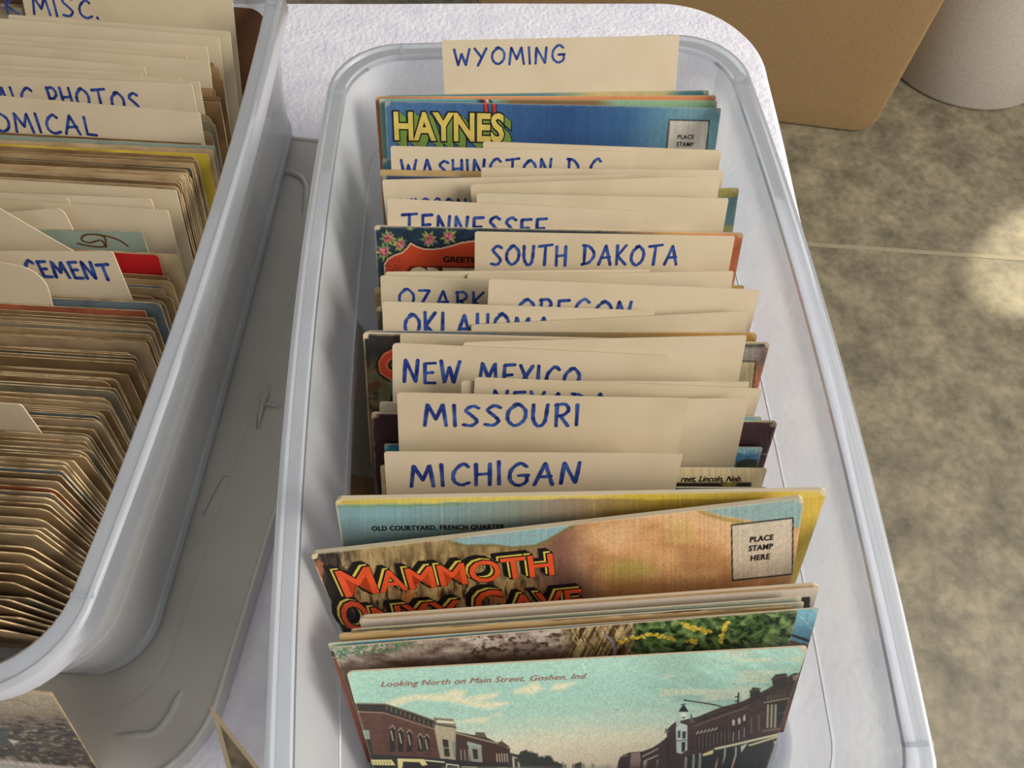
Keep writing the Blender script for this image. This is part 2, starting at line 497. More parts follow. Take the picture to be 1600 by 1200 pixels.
def ribbon(pts, w, V, F):
    """flat pen stroke with round ends, points in card mm (u, v)"""
    pts = [np.array(p, float) for p in pts]
    n = len(pts); base = len(V)
    L, R = [], []
    for i in range(n):
        d = pts[min(i + 1, n - 1)] - pts[max(i - 1, 0)]
        d = d / max(np.linalg.norm(d), 1e-9)
        nr = np.array([-d[1], d[0]])
        ww = w * (0.5 + 0.07 * math.sin(i * 1.7 + pts[i][0]))
        L.append(pts[i] + nr * ww); R.append(pts[i] - nr * ww)
    V += L + R
    for i in range(n - 1):
        F.append([base + i, base + n + i, base + n + i + 1, base + i + 1])
    for p, in ((pts[0],), (pts[-1],)):
        b2 = len(V); k = 10
        V += [p + 0.5 * w * np.array([math.cos(2 * math.pi * j / k), math.sin(2 * math.pi * j / k)]) for j in range(k)]
        F.append(list(range(b2, b2 + k)))

def ink_strokes(card, strokes, w, mat, name='handwriting', off=0.09):
    V, F = [], []
    for st in strokes:
        ribbon(st, w, V, F)
    V = np.array(V)
    o = mesh_obj(name, card.p3(V[:, 0], V[:, 1], off), F, mat, parent=card.ob, origin=card.p3(V[:1, 0].mean(), V[:1, 1].mean(), off))
    return o

def handwrite(card, text, p0, p1, cap, w=1.05, mat=None, seed=0):
    """marker writing with its baseline from pixel p0 to pixel p1 of the photograph, capitals cap pixels high"""
    r = random.Random(seed + len(text))
    tot = sum(GLY[c][0] + 0.36 for c in text) - 0.36
    u, v = card.uv([p0[0], p1[0], p0[0]], [p0[1], p1[1], p0[1] - cap])
    O = np.array([u[0], v[0]]); X = np.array([u[1], v[1]]) - O
    H = -abs(v[2] - v[0])
    x = 0; strokes = []
    for c in text:
        gw, gs = GLY[c]
        jy = r.uniform(-.04, .04); js = r.uniform(.94, 1.06); curve = False
        for g in gs:
            if g == 'c': curve = True; continue
            P = catmull(g) if curve else g
            if not curve:
                Q = [np.array(P[0], float)]
                for a, b_ in zip(P[:-1], P[1:]):
                    a = np.array(a, float); b_ = np.array(b_, float)
                    Q += [a + (b_ - a) * t for t in (.02, .5, .98)] + [b_]
                P = Q
            curve = False
            strokes.append([O + X * ((x + p[0]) / tot) + np.array([0, H * (p[1] * js + jy)]) for p in P])
        x += gw + 0.36
    return ink_strokes(card, strokes, w, mat or M_INK)

def split_strokes(P):
    return [P[i:i + 2] for i in range(len(P) - 1)]

_fontcache = {}
def font_mesh(text, bold, shear, space):
    key = (text, bold, shear, space)
    if key not in _fontcache:
        cu = bpy.data.curves.new('lettering', 'FONT')
        cu.body = text; cu.size = 1.0; cu.offset = bold; cu.shear = shear; cu.space_character = space; cu.resolution_u = 3
        o = bpy.data.objects.new('lettering', cu)
        COL.objects.link(o)
        dg = bpy.context.evaluated_depsgraph_get(); dg.update()
        me = bpy.data.meshes.new_from_object(o.evaluated_get(dg))
        V = np.array([v.co[:2] for v in me.vertices]); F = [list(p.vertices) for p in me.polygons]
        bpy.data.objects.remove(o, do_unlink=True); bpy.data.curves.remove(cu); bpy.data.meshes.remove(me)
        _fontcache[key] = (V, F)
    return _fontcache[key]

def print_text(card, text, p0, p1, cap, mat, layers=None, bold=0.0, shear=0.0, space=1.0, name='lettering', off=0.10):
    """printed lettering, baseline from pixel p0 to p1; layers = [(material slot, bold, dx px, dy px)] back to front"""
    u, v = card.uv([p0[0], p1[0], p0[0]], [p0[1], p1[1], p0[1] - cap])
    O = np.array([u[0], v[0]]); X = np.array([u[1], v[1]]) - O
    Wd = np.linalg.norm(X); X = X / Wd; Y = np.array([X[1], -X[0]])
    H = abs(v[2] - v[0]); pxmm = H / cap
    V0, _ = font_mesh(text, 0.0, shear, space)
    x0, x1 = V0[:, 0].min(), V0[:, 0].max()
    capf = 0.70
    mats = mat if isinstance(mat, list) else [mat]
    allV, allF, fm = [], [], []
    for k, (mi, bo, dx, dy) in enumerate(layers or [(0, bold, 0, 0)]):
        V, F = font_mesh(text, bo, shear, space)
        q = O + ((V[:, 0] - x0) / (x1 - x0) * Wd + dx * pxmm)[:, None] * X + (V[:, 1] / capf * H - dy * pxmm)[:, None] * Y
        base = sum(len(a) for a in allV)
        allV.append(card.p3(q[:, 0], q[:, 1], off + 0.02 * k))
        allF += [[i + base for i in f] for f in F]; fm += [mi] * len(F)
    VV = np.concatenate(allV)
    return mesh_obj(name, VV, allF, mats, parent=card.ob, fmat=fm, origin=VV.mean(0))

# ================================================================== THE SETTING
def slab(name, x0, x1, y0, y1, z0, z1, m, parent=None):
    V = [(x, y, z) for z in (z0, z1) for y in (y0, y1) for x in (x0, x1)]
    F = [(0, 2, 3, 1), (4, 5, 7, 6), (0, 1, 5, 4), (2, 6, 7, 3), (0, 4, 6, 2), (1, 3, 7, 5)]
    return mesh_obj(name, V, F, m, parent, origin=((x0 + x1) / 2, (y0 + y1) / 2, z0))

FZ = -740.0
structure(slab('floor', -3500, 3500, -2500, 4500, FZ - 60, FZ, M_FLOOR))
p, q = at(1265, 382, FZ), at(1600, 405, FZ)
d = (q - p) / np.linalg.norm(q - p); nrm = np.array([-d[1], d[0], 0])
sv = [p - d * 1500 - nrm * 4.2, p + d * 2500 - nrm * 4.2, p + d * 2500 + nrm * 4.2, p - d * 1500 + nrm * 4.2]
seam = mesh_obj('trim_1', sv + [v + np.array([0, 0, 0.8]) for v in sv], [(3, 2, 1, 0), (4, 5, 6, 7), (0, 1, 5, 4), (1, 2, 6, 5), (2, 3, 7, 6), (3, 0, 4, 7)], M_SEAM, origin=p)
structure(seam)

# --- rounded outlines
def rrect(a, b, r, n=10, bow=0.0, side=16):
    """counter-clockwise rounded rectangle; the long sides (x = +-a) bulge out by bow"""
    P = []
    for cx, cy, a0 in ((a - r, -b + r, -90), (a - r, b - r, 0), (-a + r, b - r, 90), (-a + r, -b + r, 180)):
        for k in range(n + 1):
            t = math.radians(a0 + 90 * k / n)
            P.append((cx + r * math.cos(t), cy + r * math.sin(t)))
        x, y = P[-1]
        if a0 in (-90, 90):
            for k in range(1, side):
                yy = y + (-2 * y) * k / side
                P.append((x, yy))
        else:
            for k in range(1, side // 2):
                P.append((x + (-2 * x) * k / (side // 2), y))
    P = np.array(P)
    P[:, 0] += np.sign(P[:, 0]) * bow * np.clip(1 - (P[:, 1] / (b - r)) ** 2, 0, 1) * np.clip(np.abs(P[:, 0]) / a, 0, 1) ** 3
    return P

def loft(sections, closed, place):
    """sections: list of (outline Nx2, z); joined in order (closed: last to first)"""
    n = len(sections[0][0]); V = []; F = []
    for P, z in sections:
        V += [place(x, y, z) for x, y in P]
    m = len(sections)
    for i in range(m if closed else m - 1):
        j = (i + 1) % m
        for k in range(n):
            k2 = (k + 1) % n
            F.append([i * n + k, i * n + k2, j * n + k2, j * n + k])
    return V, F, n

# ------------------------------------------------------------------ table and cloth
TX, TY, TR_ = 157.0, 449.0, 62.0
cen = np.array([-440.0, TY - 700.0, 0])
def tplace(x, y, z): return (cen[0] + x, cen[1] + y, z)
ta, tb = TX - cen[0], 700.0
tbl = tag(empty('folding_table', (cen[0], cen[1], FZ)), 'table hidden under the white fleece cloth', 'table')
o1 = rrect(ta - 6, tb - 6, TR_ - 4)
V, F, n = loft([(o1, -34), (o1, -4)], False, tplace)
F += [list(range(n))[::-1], list(range(n, 2 * n))]
mesh_obj('table_top', V, F, M_TABLE, tbl, origin=(cen[0], cen[1], -34))
for sx in (-1, 1):
    for sy in (-1, 1):
        cx, cy = cen[0] + sx * (ta - 140), cen[1] + sy * (tb - 140)
        ring = np.array([(15 * math.cos(t), 15 * math.sin(t)) for t in np.linspace(0, 2 * math.pi, 13)[:-1]])
        V, F, n = loft([(ring, FZ), (ring, -34)], False, lambda x, y, z: (cx + x, cy + y, z))
        F += [list(range(n))[::-1], list(range(n, 2 * n))]
        mesh_obj('leg', V, F, M_METAL, tbl, origin=(cx, cy, FZ))
secs = []
def cloth_outline(off, wave, z):
    P = rrect(ta + off, tb + off, TR_ + off, n=24, side=120)
    if wave:
        N = len(P); c = P.copy()
        d = np.roll(P, -1, 0) - np.roll(P, 1, 0)
        d /= np.maximum(np.linalg.norm(d, axis=1, keepdims=True), 1e-9)
        nr = np.stack([d[:, 1], -d[:, 0]], 1)
        arc = np.cumsum(np.linalg.norm(np.roll(P, -1, 0) - P, axis=1))
        P = P + nr * (wave * (np.sin(arc / 47.0) + 0.6 * np.sin(arc / 21.0 + 1)))[:, None]
    return P
for off, wv, z in ((-40, 0, 0), (-12, 0, 0), (-3, 0.2, -0.6), (0.5, 0.5, -3.5), (2.5, 0.9, -9), (3.0, 1.6, -30), (3.5, 5, -110), (4, 9, -240)):
    secs.append((cloth_outline(off, wv, z), z))
for off, wv, z in ((2.2, 9, -240), (1.5, 5, -110), (1.0, 1.6, -30), (0.4, 0.9, -9.4), (-1.0, 0.5, -4.6), (-5, 0.2, -3.2), (-40, 0, -3.2)):
    secs.append((cloth_outline(off, wv, z), z))
V, F, n = loft(secs, False, tplace)
F += [list(range(n)), [len(secs) * n - n + k for k in range(n)][::-1]]
cl = mesh_obj('tablecloth', V, F, M_CLOTH, origin=(cen[0], cen[1], 0))
tag(cl, 'white fleece cloth spread over the table under both bins', 'tablecloth')

# ------------------------------------------------------------------ plastic bins
A_, B_, R_ = 95.8, 167.0, 31.0
def make_bin(fr, zb, label):
    root = empty('plastic_bin', (fr.c[0], fr.c[1], zb))
    tag(root, label, 'bin', 'clear plastic bins of postcards')
    def place(x, y, z):
        q = fr.c + fr.ex * x + fr.ey * y
        return (q[0], q[1], z + zb)
    def o(ins, bow, z): return (rrect(A_ - ins, B_ - ins, max(R_ - ins * .55, 6), bow=bow), z)
    inner = [o(24, 1, 1.6), o(19.2, 1.2, 2.4), o(17.6, 1.5, 5), o(16.8, 1.7, 9), o(13.2, 3.2, 39), o(12.2, 3.3, 40.4), o(8.0, 4.6, 79)]
    outer = [o(6.5, 4.6, 79), o(10.7, 3.3, 40.8), o(11.8, 3.2, 38.6), o(15.6, 1.7, 8), o(17.0, 1.5, 3), o(19.5, 1.2, 0.6), o(24, 1, 0)]
    secs = inner + outer
    V, F, n = loft(secs, False, place)
    F += [list(range(n)), [len(secs) * n - n + k for k in range(n)][::-1]]
    mesh_obj('bin_body', V, F, M_BIN, root, smooth=False, origin=(fr.c[0], fr.c[1], zb))
    rim = [o(8.0, 4.6, 79.2), o(7.9, 4.6, 81.2), o(7.2, 4.7, 81.9), o(3.5, 4.7, 81.9), o(3.1, 4.7, 81.5), o(2.7, 4.7, 82.2), o(2.1, 4.8, 82.8), o(1.3, 4.8, 82.8), o(0.5, 4.9, 82.3), o(0.05, 4.9, 81.2),
           o(0.0, 4.9, 73.5), o(1.0, 4.9, 73.5), o(1.3, 4.8, 79.6), o(6.4, 4.6, 79.6)]
    V, F, n = loft(rim, True, place)
    # small moulded ribs across the rim where the corners begin
    for x_, y_ in ((1, 1), (1, -1), (-1, 1), (-1, -1)):
        for (cx, cy, hx, hy) in ((x_ * (A_ - 4), y_ * (B_ - R_), 3.6, 0.7), (x_ * (A_ - R_ - 2), y_ * (B_ - 4), 0.7, 3.6)):
            b0 = len(V)
            for z in (79.5, 82.6):
                for dx, dy in ((-1, -1), (1, -1), (1, 1), (-1, 1)):
                    V.append(place(cx + dx * hx, cy + dy * hy, z))
            F += [[b0 + 3, b0 + 2, b0 + 1, b0], [b0 + 4, b0 + 5, b0 + 6, b0 + 7]] + [[b0 + k, b0 + (k + 1) % 4, b0 + 4 + (k + 1) % 4, b0 + 4 + k] for k in range(4)]
    mesh_obj('rim', V, F, M_RIM, root, smooth=False, origin=(fr.c[0], fr.c[1], zb + 79))
    for ch in root.children:
        me = ch.data
        me.polygons.foreach_set('use_smooth', np.ones(len(me.polygons), dtype=bool))
        md = ch.modifiers.new('edges', 'EDGE_SPLIT'); md.split_angle = math.radians(38)
    # the moulded line half-way up the walls
    P = rrect(A_ - 12.9, B_ - 12.9, R_ - 7, bow=3.25)
    d_ = np.roll(P, -1, 0) - np.roll(P, 1, 0); d_ /= np.maximum(np.linalg.norm(d_, axis=1, keepdims=True), 1e-9)
    nr = np.stack([d_[:, 1], -d_[:, 0]], 1)
    V, F, n = loft([(P + nr * (0.28 * math.cos(t)), 40.0 + 0.28 * math.sin(t)) for t in np.linspace(0, 2 * math.pi, 7)[:-1]], True, place)
    mesh_obj('moulded_line', V, F, M_LINE, root, smooth=True, origin=(fr.c[0], fr.c[1], zb + 40))
    # the thickened foot of the walls
    V, F, n = loft([o(17.2, 1.5, 0.3), o(15.2, 1.7, 1.2), o(14.6, 1.8, 5.5), o(15.4, 1.8, 8.2), o(16.6, 1.7, 8.0)], True, place)
    mesh_obj('foot', V, F, M_RIM, root, smooth=True, origin=(fr.c[0], fr.c[1], zb))
    return root

make_bin(RB, 0.2, 'frosted clear plastic bin of state-divided postcards, standing directly on the white cloth')
make_bin(LB, 9.0, 'frosted clear plastic bin packed tight with old postcards, standing on a grey lid')

# ------------------------------------------------------------------ lid under the left bin
la = math.radians(-8.5)
lx = np.array([math.cos(la), math.sin(la), 0]); ly = np.array([-math.sin(la), math.cos(la), 0])
lc = np.array([-196.6, 165.4, 0.3])
def lplace(x, y, z):
    q = lc + lx * x + ly * y
    return (q[0], q[1], q[2] + z)
lid = tag(empty('bin_lid', lc), 'grey translucent plastic lid lying under the tightly packed bin', 'lid')
def ol(ins): return rrect(104 - ins, 163 - ins, 38 - ins * .5)
secs = [(ol(70), 6.2), (ol(26), 6.2), (ol(25), 6.4), (ol(2.2), 7.8), (ol(1.8), 8.5), (ol(0.7), 8.5), (ol(0), 7.8), (ol(0), 0.2), (ol(1.6), 0.2), (ol(2.4), 5.4), (ol(70), 4.4)]
V, F, n = loft(secs, False, lplace)
F += [list(range(n)), [len(secs) * n - n + k for k in range(n)][::-1]]
mesh_obj('panel', V, F, M_LID, lid, smooth=False, origin=lc)
P_ = ol(0.9)
d_ = np.roll(P_, -1, 0) - np.roll(P_, 1, 0); d_ /= np.maximum(np.linalg.norm(d_, axis=1, keepdims=True), 1e-9)
nr_ = np.stack([d_[:, 1], -d_[:, 0]], 1)
V, F, n = loft([(P_ + nr_ * (1.0 * math.cos(t)), 8.4 + 0.9 * math.sin(t)) for t in np.linspace(0, 2 * math.pi, 9)[:-1]], True, lplace)
mesh_obj('lip', V, F, M_LIP, lid, smooth=True, origin=lc)
def ridge(name, pts, w, h, z0, parent):
    """raised bead following pts (lid mm)"""
    P = [np.array(p_, float) for p_ in pts]; V = []; F = []; n = len(P)
    prof = [(-1, 0), (-.7, .7), (0, 1), (.7, .7), (1, 0)]
    for i in range(n):
        d_ = P[min(i + 1, n - 1)] - P[max(i - 1, 0)]; d_ /= np.linalg.norm(d_)
        nr = np.array([-d_[1], d_[0]]); t = min(i, n - 1 - i) / max(n * .25, 1); e_ = min(1, .12 + t)
        for a, c in prof:
            q = P[i] + nr * a * w
            V.append(lplace(q[0], q[1], z0 + c * h * e_))
    m = len(prof)
    for i in range(n - 1):
        for k in range(m - 1):
            F.append([i * m + k, i * m + k + 1, (i + 1) * m + k + 1, (i + 1) * m + k])
        F.append([i * m + m - 1, i * m, (i + 1) * m, (i + 1) * m + m - 1])
    F += [list(range(m)), [(n - 1) * m + k for k in range(m)][::-1]]
    return mesh_obj(name, V, F, M_LID, parent, smooth=True, origin=lplace(P[0][0], P[0][1], z0))
def lid_uv(px, py, z=7.5):
    q = at(px, py, z) - lc
    return (q @ lx, q @ ly)
ridge('corner_ridge', catmull([lid_uv(*p_) for p_ in ((160, 1151), (205, 1149), (240, 1145), (262, 1122), (276, 1094), (291, 1062))], 5), 1.7, 3.0, 5.8, lid)
ridge('corner_ridge', catmull([lid_uv(*p_) for p_ in ((400, 262), (438, 266), (466, 274), (478, 290), (477, 312), (474, 335))], 5), 1.7, 3.2, 5.8, lid)
ridge('clip', [lid_uv(422, 600), lid_uv(417, 617), lid_uv(412, 633), lid_uv(407, 650), lid_uv(402, 672)], 1.1, 4.6, 6.0, lid)
ridge('clip', [lid_uv(411, 633), lid_uv(420, 633), lid_uv(430, 634), lid_uv(443, 638)], 1.0, 4.0, 6.0, lid)
def tube(name, pts, r, m, parent=None, k=6):
    P = [np.array(p_, float) for p_ in pts]; V = []; F = []; n = len(P)
    for i in range(n):
        d_ = P[min(i + 1, n - 1)] - P[max(i - 1, 0)]; d_ /= np.linalg.norm(d_)
        a = np.cross(d_, (0, 0, 1)); a /= max(np.linalg.norm(a), 1e-9); c = np.cross(a, d_)
        V += [P[i] + r * (a * math.cos(2 * math.pi * j / k) + c * math.sin(2 * math.pi * j / k)) for j in range(k)]
    for i in range(n - 1):
        for j in range(k):
            F.append([i * k + j, i * k + (j + 1) % k, (i + 1) * k + (j + 1) % k, (i + 1) * k + j])
    F += [list(range(k))[::-1], [(n - 1) * k + j for j in range(k)]]
    return mesh_obj(name, V, F, m, parent, smooth=True, origin=P[0])
hp = [lplace(*lid_uv(*p_, 6.8), 6.75) for p_ in ((318, 806), (328, 785), (338, 765), (348, 747), (354, 744), (357, 746))]
tag(tube('hair', catmull(hp, 4), 0.09, M_HAIR), 'single dark hair lying on the grey lid', 'hair')

# ------------------------------------------------------------------ the floor's tan case and white bucket
c0, c1 = at(1225, 195, FZ), at(1331, 208, FZ)
bx = (c1 - c0) / np.linalg.norm(c1 - c0); by = np.array([-bx[1], bx[0], 0])
xr = at(1360, 210, FZ) @ bx
org = c0 + bx * ((xr - c0 @ bx))                    # bottom right front corner
Wc, Hc, Dc = 760.0, 620.0, 230.0
def cplace(x, y, z):
    q = org + bx * (x - Wc / 2) + by * z
    return (q[0], q[1], FZ + Hc / 2 + y + 0.5)
secs = []
for ins, dz in ((60, 0), (9, 0), (4, 1.2), (1.2, 4), (0, 9)):
    secs.append((rrect(Wc / 2 - ins, Hc / 2 - ins, 36 - min(ins, 9) * .6), dz))
secs += [(P, Dc - z) for P, z in secs[::-1]]
V, F, n = loft(secs, False, cplace)
F += [list(range(n))[::-1], [len(secs) * n - n + k for k in range(n)]]
case = mesh_obj('storage_case', V, F, M_CASE, smooth=True, origin=org)
tag(case, 'tan moulded case with rounded corners standing on the concrete floor', 'case')
BC, BR = np.array([925.0, 1313.0]), 166.0
bk = tag(empty('bucket', (BC[0], BC[1], FZ)), 'off-white round plastic bucket on the concrete floor beside the tan case', 'bucket')
def lathe(name, prof, m, parent, k=64):
    V = []; F = []; n = len(prof)
    for r, z in prof:
        V += [(BC[0] + r * math.cos(2 * math.pi * j / k), BC[1] + r * math.sin(2 * math.pi * j / k), FZ + z) for j in range(k)]
    for i in range(n - 1):
        for j in range(k):
            F.append([i * k + j, i * k + (j + 1) % k, (i + 1) * k + (j + 1) % k, (i + 1) * k + j])
    F += [list(range(k))[::-1], [(n - 1) * k + j for j in range(k)]]
    return mesh_obj(name, V, F, m, parent, smooth=True, origin=(BC[0], BC[1], FZ))
lathe('bucket_body', [(BR - 8, 0.3), (BR - 2, 2), (BR, 8), (BR, 390), (BR - 3, 390), (BR - 3, 12), (20, 10)], M_BUCKET, bk)
lathe('bucket_rim', [(BR - 3.2, 378), (BR + 5, 378), (BR + 5, 394), (BR - 3.2, 394), (BR - 3.2, 379)], M_BUCKET, bk)

DEBUG = False
# ------------------------------------------------------------------ printed pictures, traced in the photograph's pixels
def p_rows(*rows, vert=None, grain=0.06, wear=0.6):
    """colour stops along x for a card that shows little of itself"""
    def f(x, y):
        p = Paint(x, y, (0, 0, 0))
        p.c = p.ramp(x + 14 * (fbm(x, y, 25, 8, 11) - 0.5), list(rows))
        p.grain(grain, 2.2, 2.2)
        if vert: vert(p)
        p.wear = wear
        return p
    return f

def linen(p, amt=0.07):
    p.c = p.c * (1 + amt * (vnoise(p.x / 1.7, p.y / 90, 31) - 0.5) * 2)[:, None]

def stamp_box(p, P, fill=(196, 182, 160), w=1.8):
    p.poly(P, fill); p.line(list(P) + [P[0]], w, (22, 20, 22))

def paint_blue_folder(x, y):
    p = Paint(x, y, (50, 92, 138))
    p.c = p.ramp(x + 0.3 * (y - 190), [(590, (62, 102, 140)), (640, (56, 98, 146)), (780, (44, 84, 134)), (880, (32, 70, 122)), (980, (44, 88, 134)), (1040, (88, 136, 158)), (1090, (112, 160, 174)), (1128, (98, 146, 152))])
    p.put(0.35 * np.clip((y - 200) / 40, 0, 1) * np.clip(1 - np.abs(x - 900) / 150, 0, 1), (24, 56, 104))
    for x0 in (758, 771):
        p.line([(x0, 156), (x0 + 3, 186)], 8, (24, 20, 22)); p.line([(x0, 156), (x0 + 3, 186)], 4.6, (190, 40, 36))
    stamp_box(p, [(1046, 188), (1108, 189), (1102, 250), (1040, 248)], (206, 196, 178))
    p.grain(0.09, 2, 2); linen(p, .04); p.wear = 0.5
    return p

def flower(p, cx, cy, r, seed):
    rr = random.Random(seed)
    for k in range(9):
        a = k * 0.7 + rr.random() * .4
        l = r * rr.uniform(1.5, 2.1)
        t = (cx + math.cos(a) * l, cy + math.sin(a) * l)
        m = (cx + math.cos(a) * l * .55 - math.sin(a) * 2.4, cy + math.sin(a) * l * .55 + math.cos(a) * 2.4)
        m2 = (cx + math.cos(a) * l * .55 + math.sin(a) * 2.4, cy + math.sin(a) * l * .55 - math.cos(a) * 2.4)
        p.poly([(cx, cy), m, t, m2], rr.choice([(128, 152, 54), (104, 136, 56), (146, 160, 62), (88, 126, 84)]), .5)
    p.blob(cx, cy, r, r, (178, 84, 92), seed, .45)
    for k in range(16):
        a = rr.uniform(0, 6.28); d = r * rr.uniform(.1, .85)
        p.blob(cx + math.cos(a) * d, cy + math.sin(a) * d, 1.5, 1.5, rr.choice([(214, 136, 140), (120, 40, 48), (196, 100, 104), (90, 30, 40)]), seed + k, .2)

def paint_greetings(x, y):
    p = Paint(x, y, (26, 46, 66))
    p.grain(.25, 6, 6)
    p.put(np.clip((x - 930) / 120, 0, 1), (200, 130, 60)); p.put(np.clip((x - 1080) / 40, 0, 1), (226, 118, 70))
    for k, (cx, cy, r) in enumerate([(606, 372, 8), (625, 382, 7), (600, 393, 8), (670, 374, 8.4), (701, 370, 8), (641, 357, 3), (733, 356, 3)]):
        if r > 4: flower(p, cx, cy, r, k + 3)
        else: p.poly([(cx - 7, cy), (cx, cy - 2), (cx + 7, cy + 1), (cx, cy + 3)], (124, 146, 62))
    R = [(602, 440), (601, 413), (606, 405), (616, 399), (628, 395), (636, 388), (642, 380), (650, 385), (662, 389), (676, 389.5), (690, 388), (706, 384), (722, 379), (745, 376), (900, 376), (900, 440)]
    p.line(R[:-2], 7, (14, 12, 16)); p.poly(R, (198, 60, 26)); p.line(R[:-2], 1.8, (222, 200, 168))
    p.put(p.inpoly(R) * np.clip((fbm(x, y, 1.8, 1.8, 8, 2) - .45) * 5, 0, 1) * np.clip(1.2 - np.hypot(x - 606, y - 420) / 24, 0, 1), (96, 30, 18))
    p.put(p.inpoly(R) * .35 * np.clip((y - 395) / 40, 0, 1), (150, 34, 14))
    p.poly([(634, 440), (636, 421), (641, 416), (900, 418), (900, 440)], (60, 16, 12), 2, .8)
    p.grain(.07, 1.6, 1.6); p.wear = 0.9
    return p

def paint_black_folder(x, y):
    p = Paint(x, y, (40, 38, 36))
    p.c = p.ramp(x + 10 * (fbm(x, y, 12, 12, 4) - .5), [(565, (40, 40, 42)), (610, (46, 42, 36)), (700, (120, 100, 60)), (1150, (140, 150, 128)), (1178, (150, 138, 126)), (1192, (138, 110, 106)), (1205, (150, 120, 110))])
    t = np.clip((y - 552) / 26, 0, 1)
    p.put(t * (x < 900), p.ramp(fbm(x, y, 14, 14, 6), [(.3, (60, 46, 30)), (.5, (112, 92, 46)), (.62, (70, 100, 70)), (.75, (130, 84, 40))]))
    p.put(np.clip((y - 560) / 30, 0, 1) * (x > 1100), (216, 120, 82))
    p.put((x > 1100) * np.clip((545 - y) / 6, 0, 1) * .8, (34, 34, 34))
    for w_, c in ((21, (18, 14, 14)), (14.5, (226, 120, 60)), (10, (214, 62, 34))):
        p.line([(640, 548), (618, 551), (604, 558), (598, 568), (600, 579), (612, 587), (632, 590), (645, 588)], w_, c)
    p.blob(616, 600, 10, 8, (90, 122, 92), 9); p.blob(584, 604, 10, 10, (92, 56, 30), 19)
    p.line([(618, 612), (612, 622), (612, 640)], 5, (24, 20, 18))
    stamp_box(p, [(1100, 563), (1181, 565), (1172, 640), (1092, 640)], (206, 186, 138), 1.6)
    p.grain(.14, 1.8, 1.8); linen(p, .08); p.wear = 1.0
    return p

def paint_maroon(x, y):
    p = Paint(x, y, (66, 40, 44)); p.grain(.3, 2, 2)
    p.put((x < 760) * 1.0, (50, 26, 30)); p.grain(.2, 1.5, 1.5)
    p.line([(1180, 708), (1204, 710)], 1.2, (170, 140, 130)); p.wear = 0.7
    return p

def paint_lake(x, y):
    p = Paint(x, y, (96, 152, 176))
    p.put((x < 800) * 1.0, (34, 122, 154))
    p.put(np.clip((712 - y) / 8, 0, 1) * (x > 800), (132, 186, 196)); p.put((x > 800) * np.clip((y - 707) / 5, 0, 1), (60, 120, 160))
    p.poly([(1150, 722), (1166, 717), (1184, 718), (1184, 760), (1150, 760)], (38, 44, 36)); p.grain(.35, 1.6, 3)
    p.wear = .5
    return p

def paint_lincoln(x, y):
    p = Paint(x, y, (206, 188, 140)); linen(p, .08)
    p.poly([(1000, 754), (1174, 754), (1174, 800), (1000, 800)], (50, 40, 28)); p.blob(1140, 757, 14, 4, (150, 140, 50), 3)
    p.wear = .3
    return p

def paint_courtyard(x, y):
    p = Paint(x, y, (130, 150, 140))
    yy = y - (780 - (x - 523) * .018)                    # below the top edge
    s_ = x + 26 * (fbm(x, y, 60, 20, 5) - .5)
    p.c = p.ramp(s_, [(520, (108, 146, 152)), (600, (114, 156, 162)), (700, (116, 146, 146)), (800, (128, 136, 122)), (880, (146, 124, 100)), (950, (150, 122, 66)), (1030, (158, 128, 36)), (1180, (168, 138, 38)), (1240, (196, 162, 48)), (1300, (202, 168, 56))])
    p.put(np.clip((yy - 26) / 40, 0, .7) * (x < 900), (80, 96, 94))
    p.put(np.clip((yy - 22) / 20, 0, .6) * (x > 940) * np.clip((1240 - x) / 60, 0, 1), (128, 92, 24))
    e = 10 - 3 * np.clip((x - 700) / 150, 0, 1) + 4 * np.clip((x - 960) / 60, 0, 1) + 5 * (fbm(x, y, 26, 6, 8) - .5)
    p.put(np.clip((e - yy) / 2.5, 0, 1), p.ramp(x, [(520, (186, 160, 58)), (650, (204, 182, 66)), (900, (206, 180, 78)), (1000, (196, 168, 40)), (1300, (206, 176, 70))]))
    p.put(np.clip(1 - np.abs(yy - e - 2) / 2.5, 0, .6) * (x < 720), (110, 140, 60))
    linen(p, .045); p.grain(.07, 1.8, 1.8)
    for x0 in (690, 928, 1062, 1083): p.line([(x0, 760), (x0 + 1, 860)], 1.2, (214, 190, 130), .5)
    p.wear = 1.0
    return p

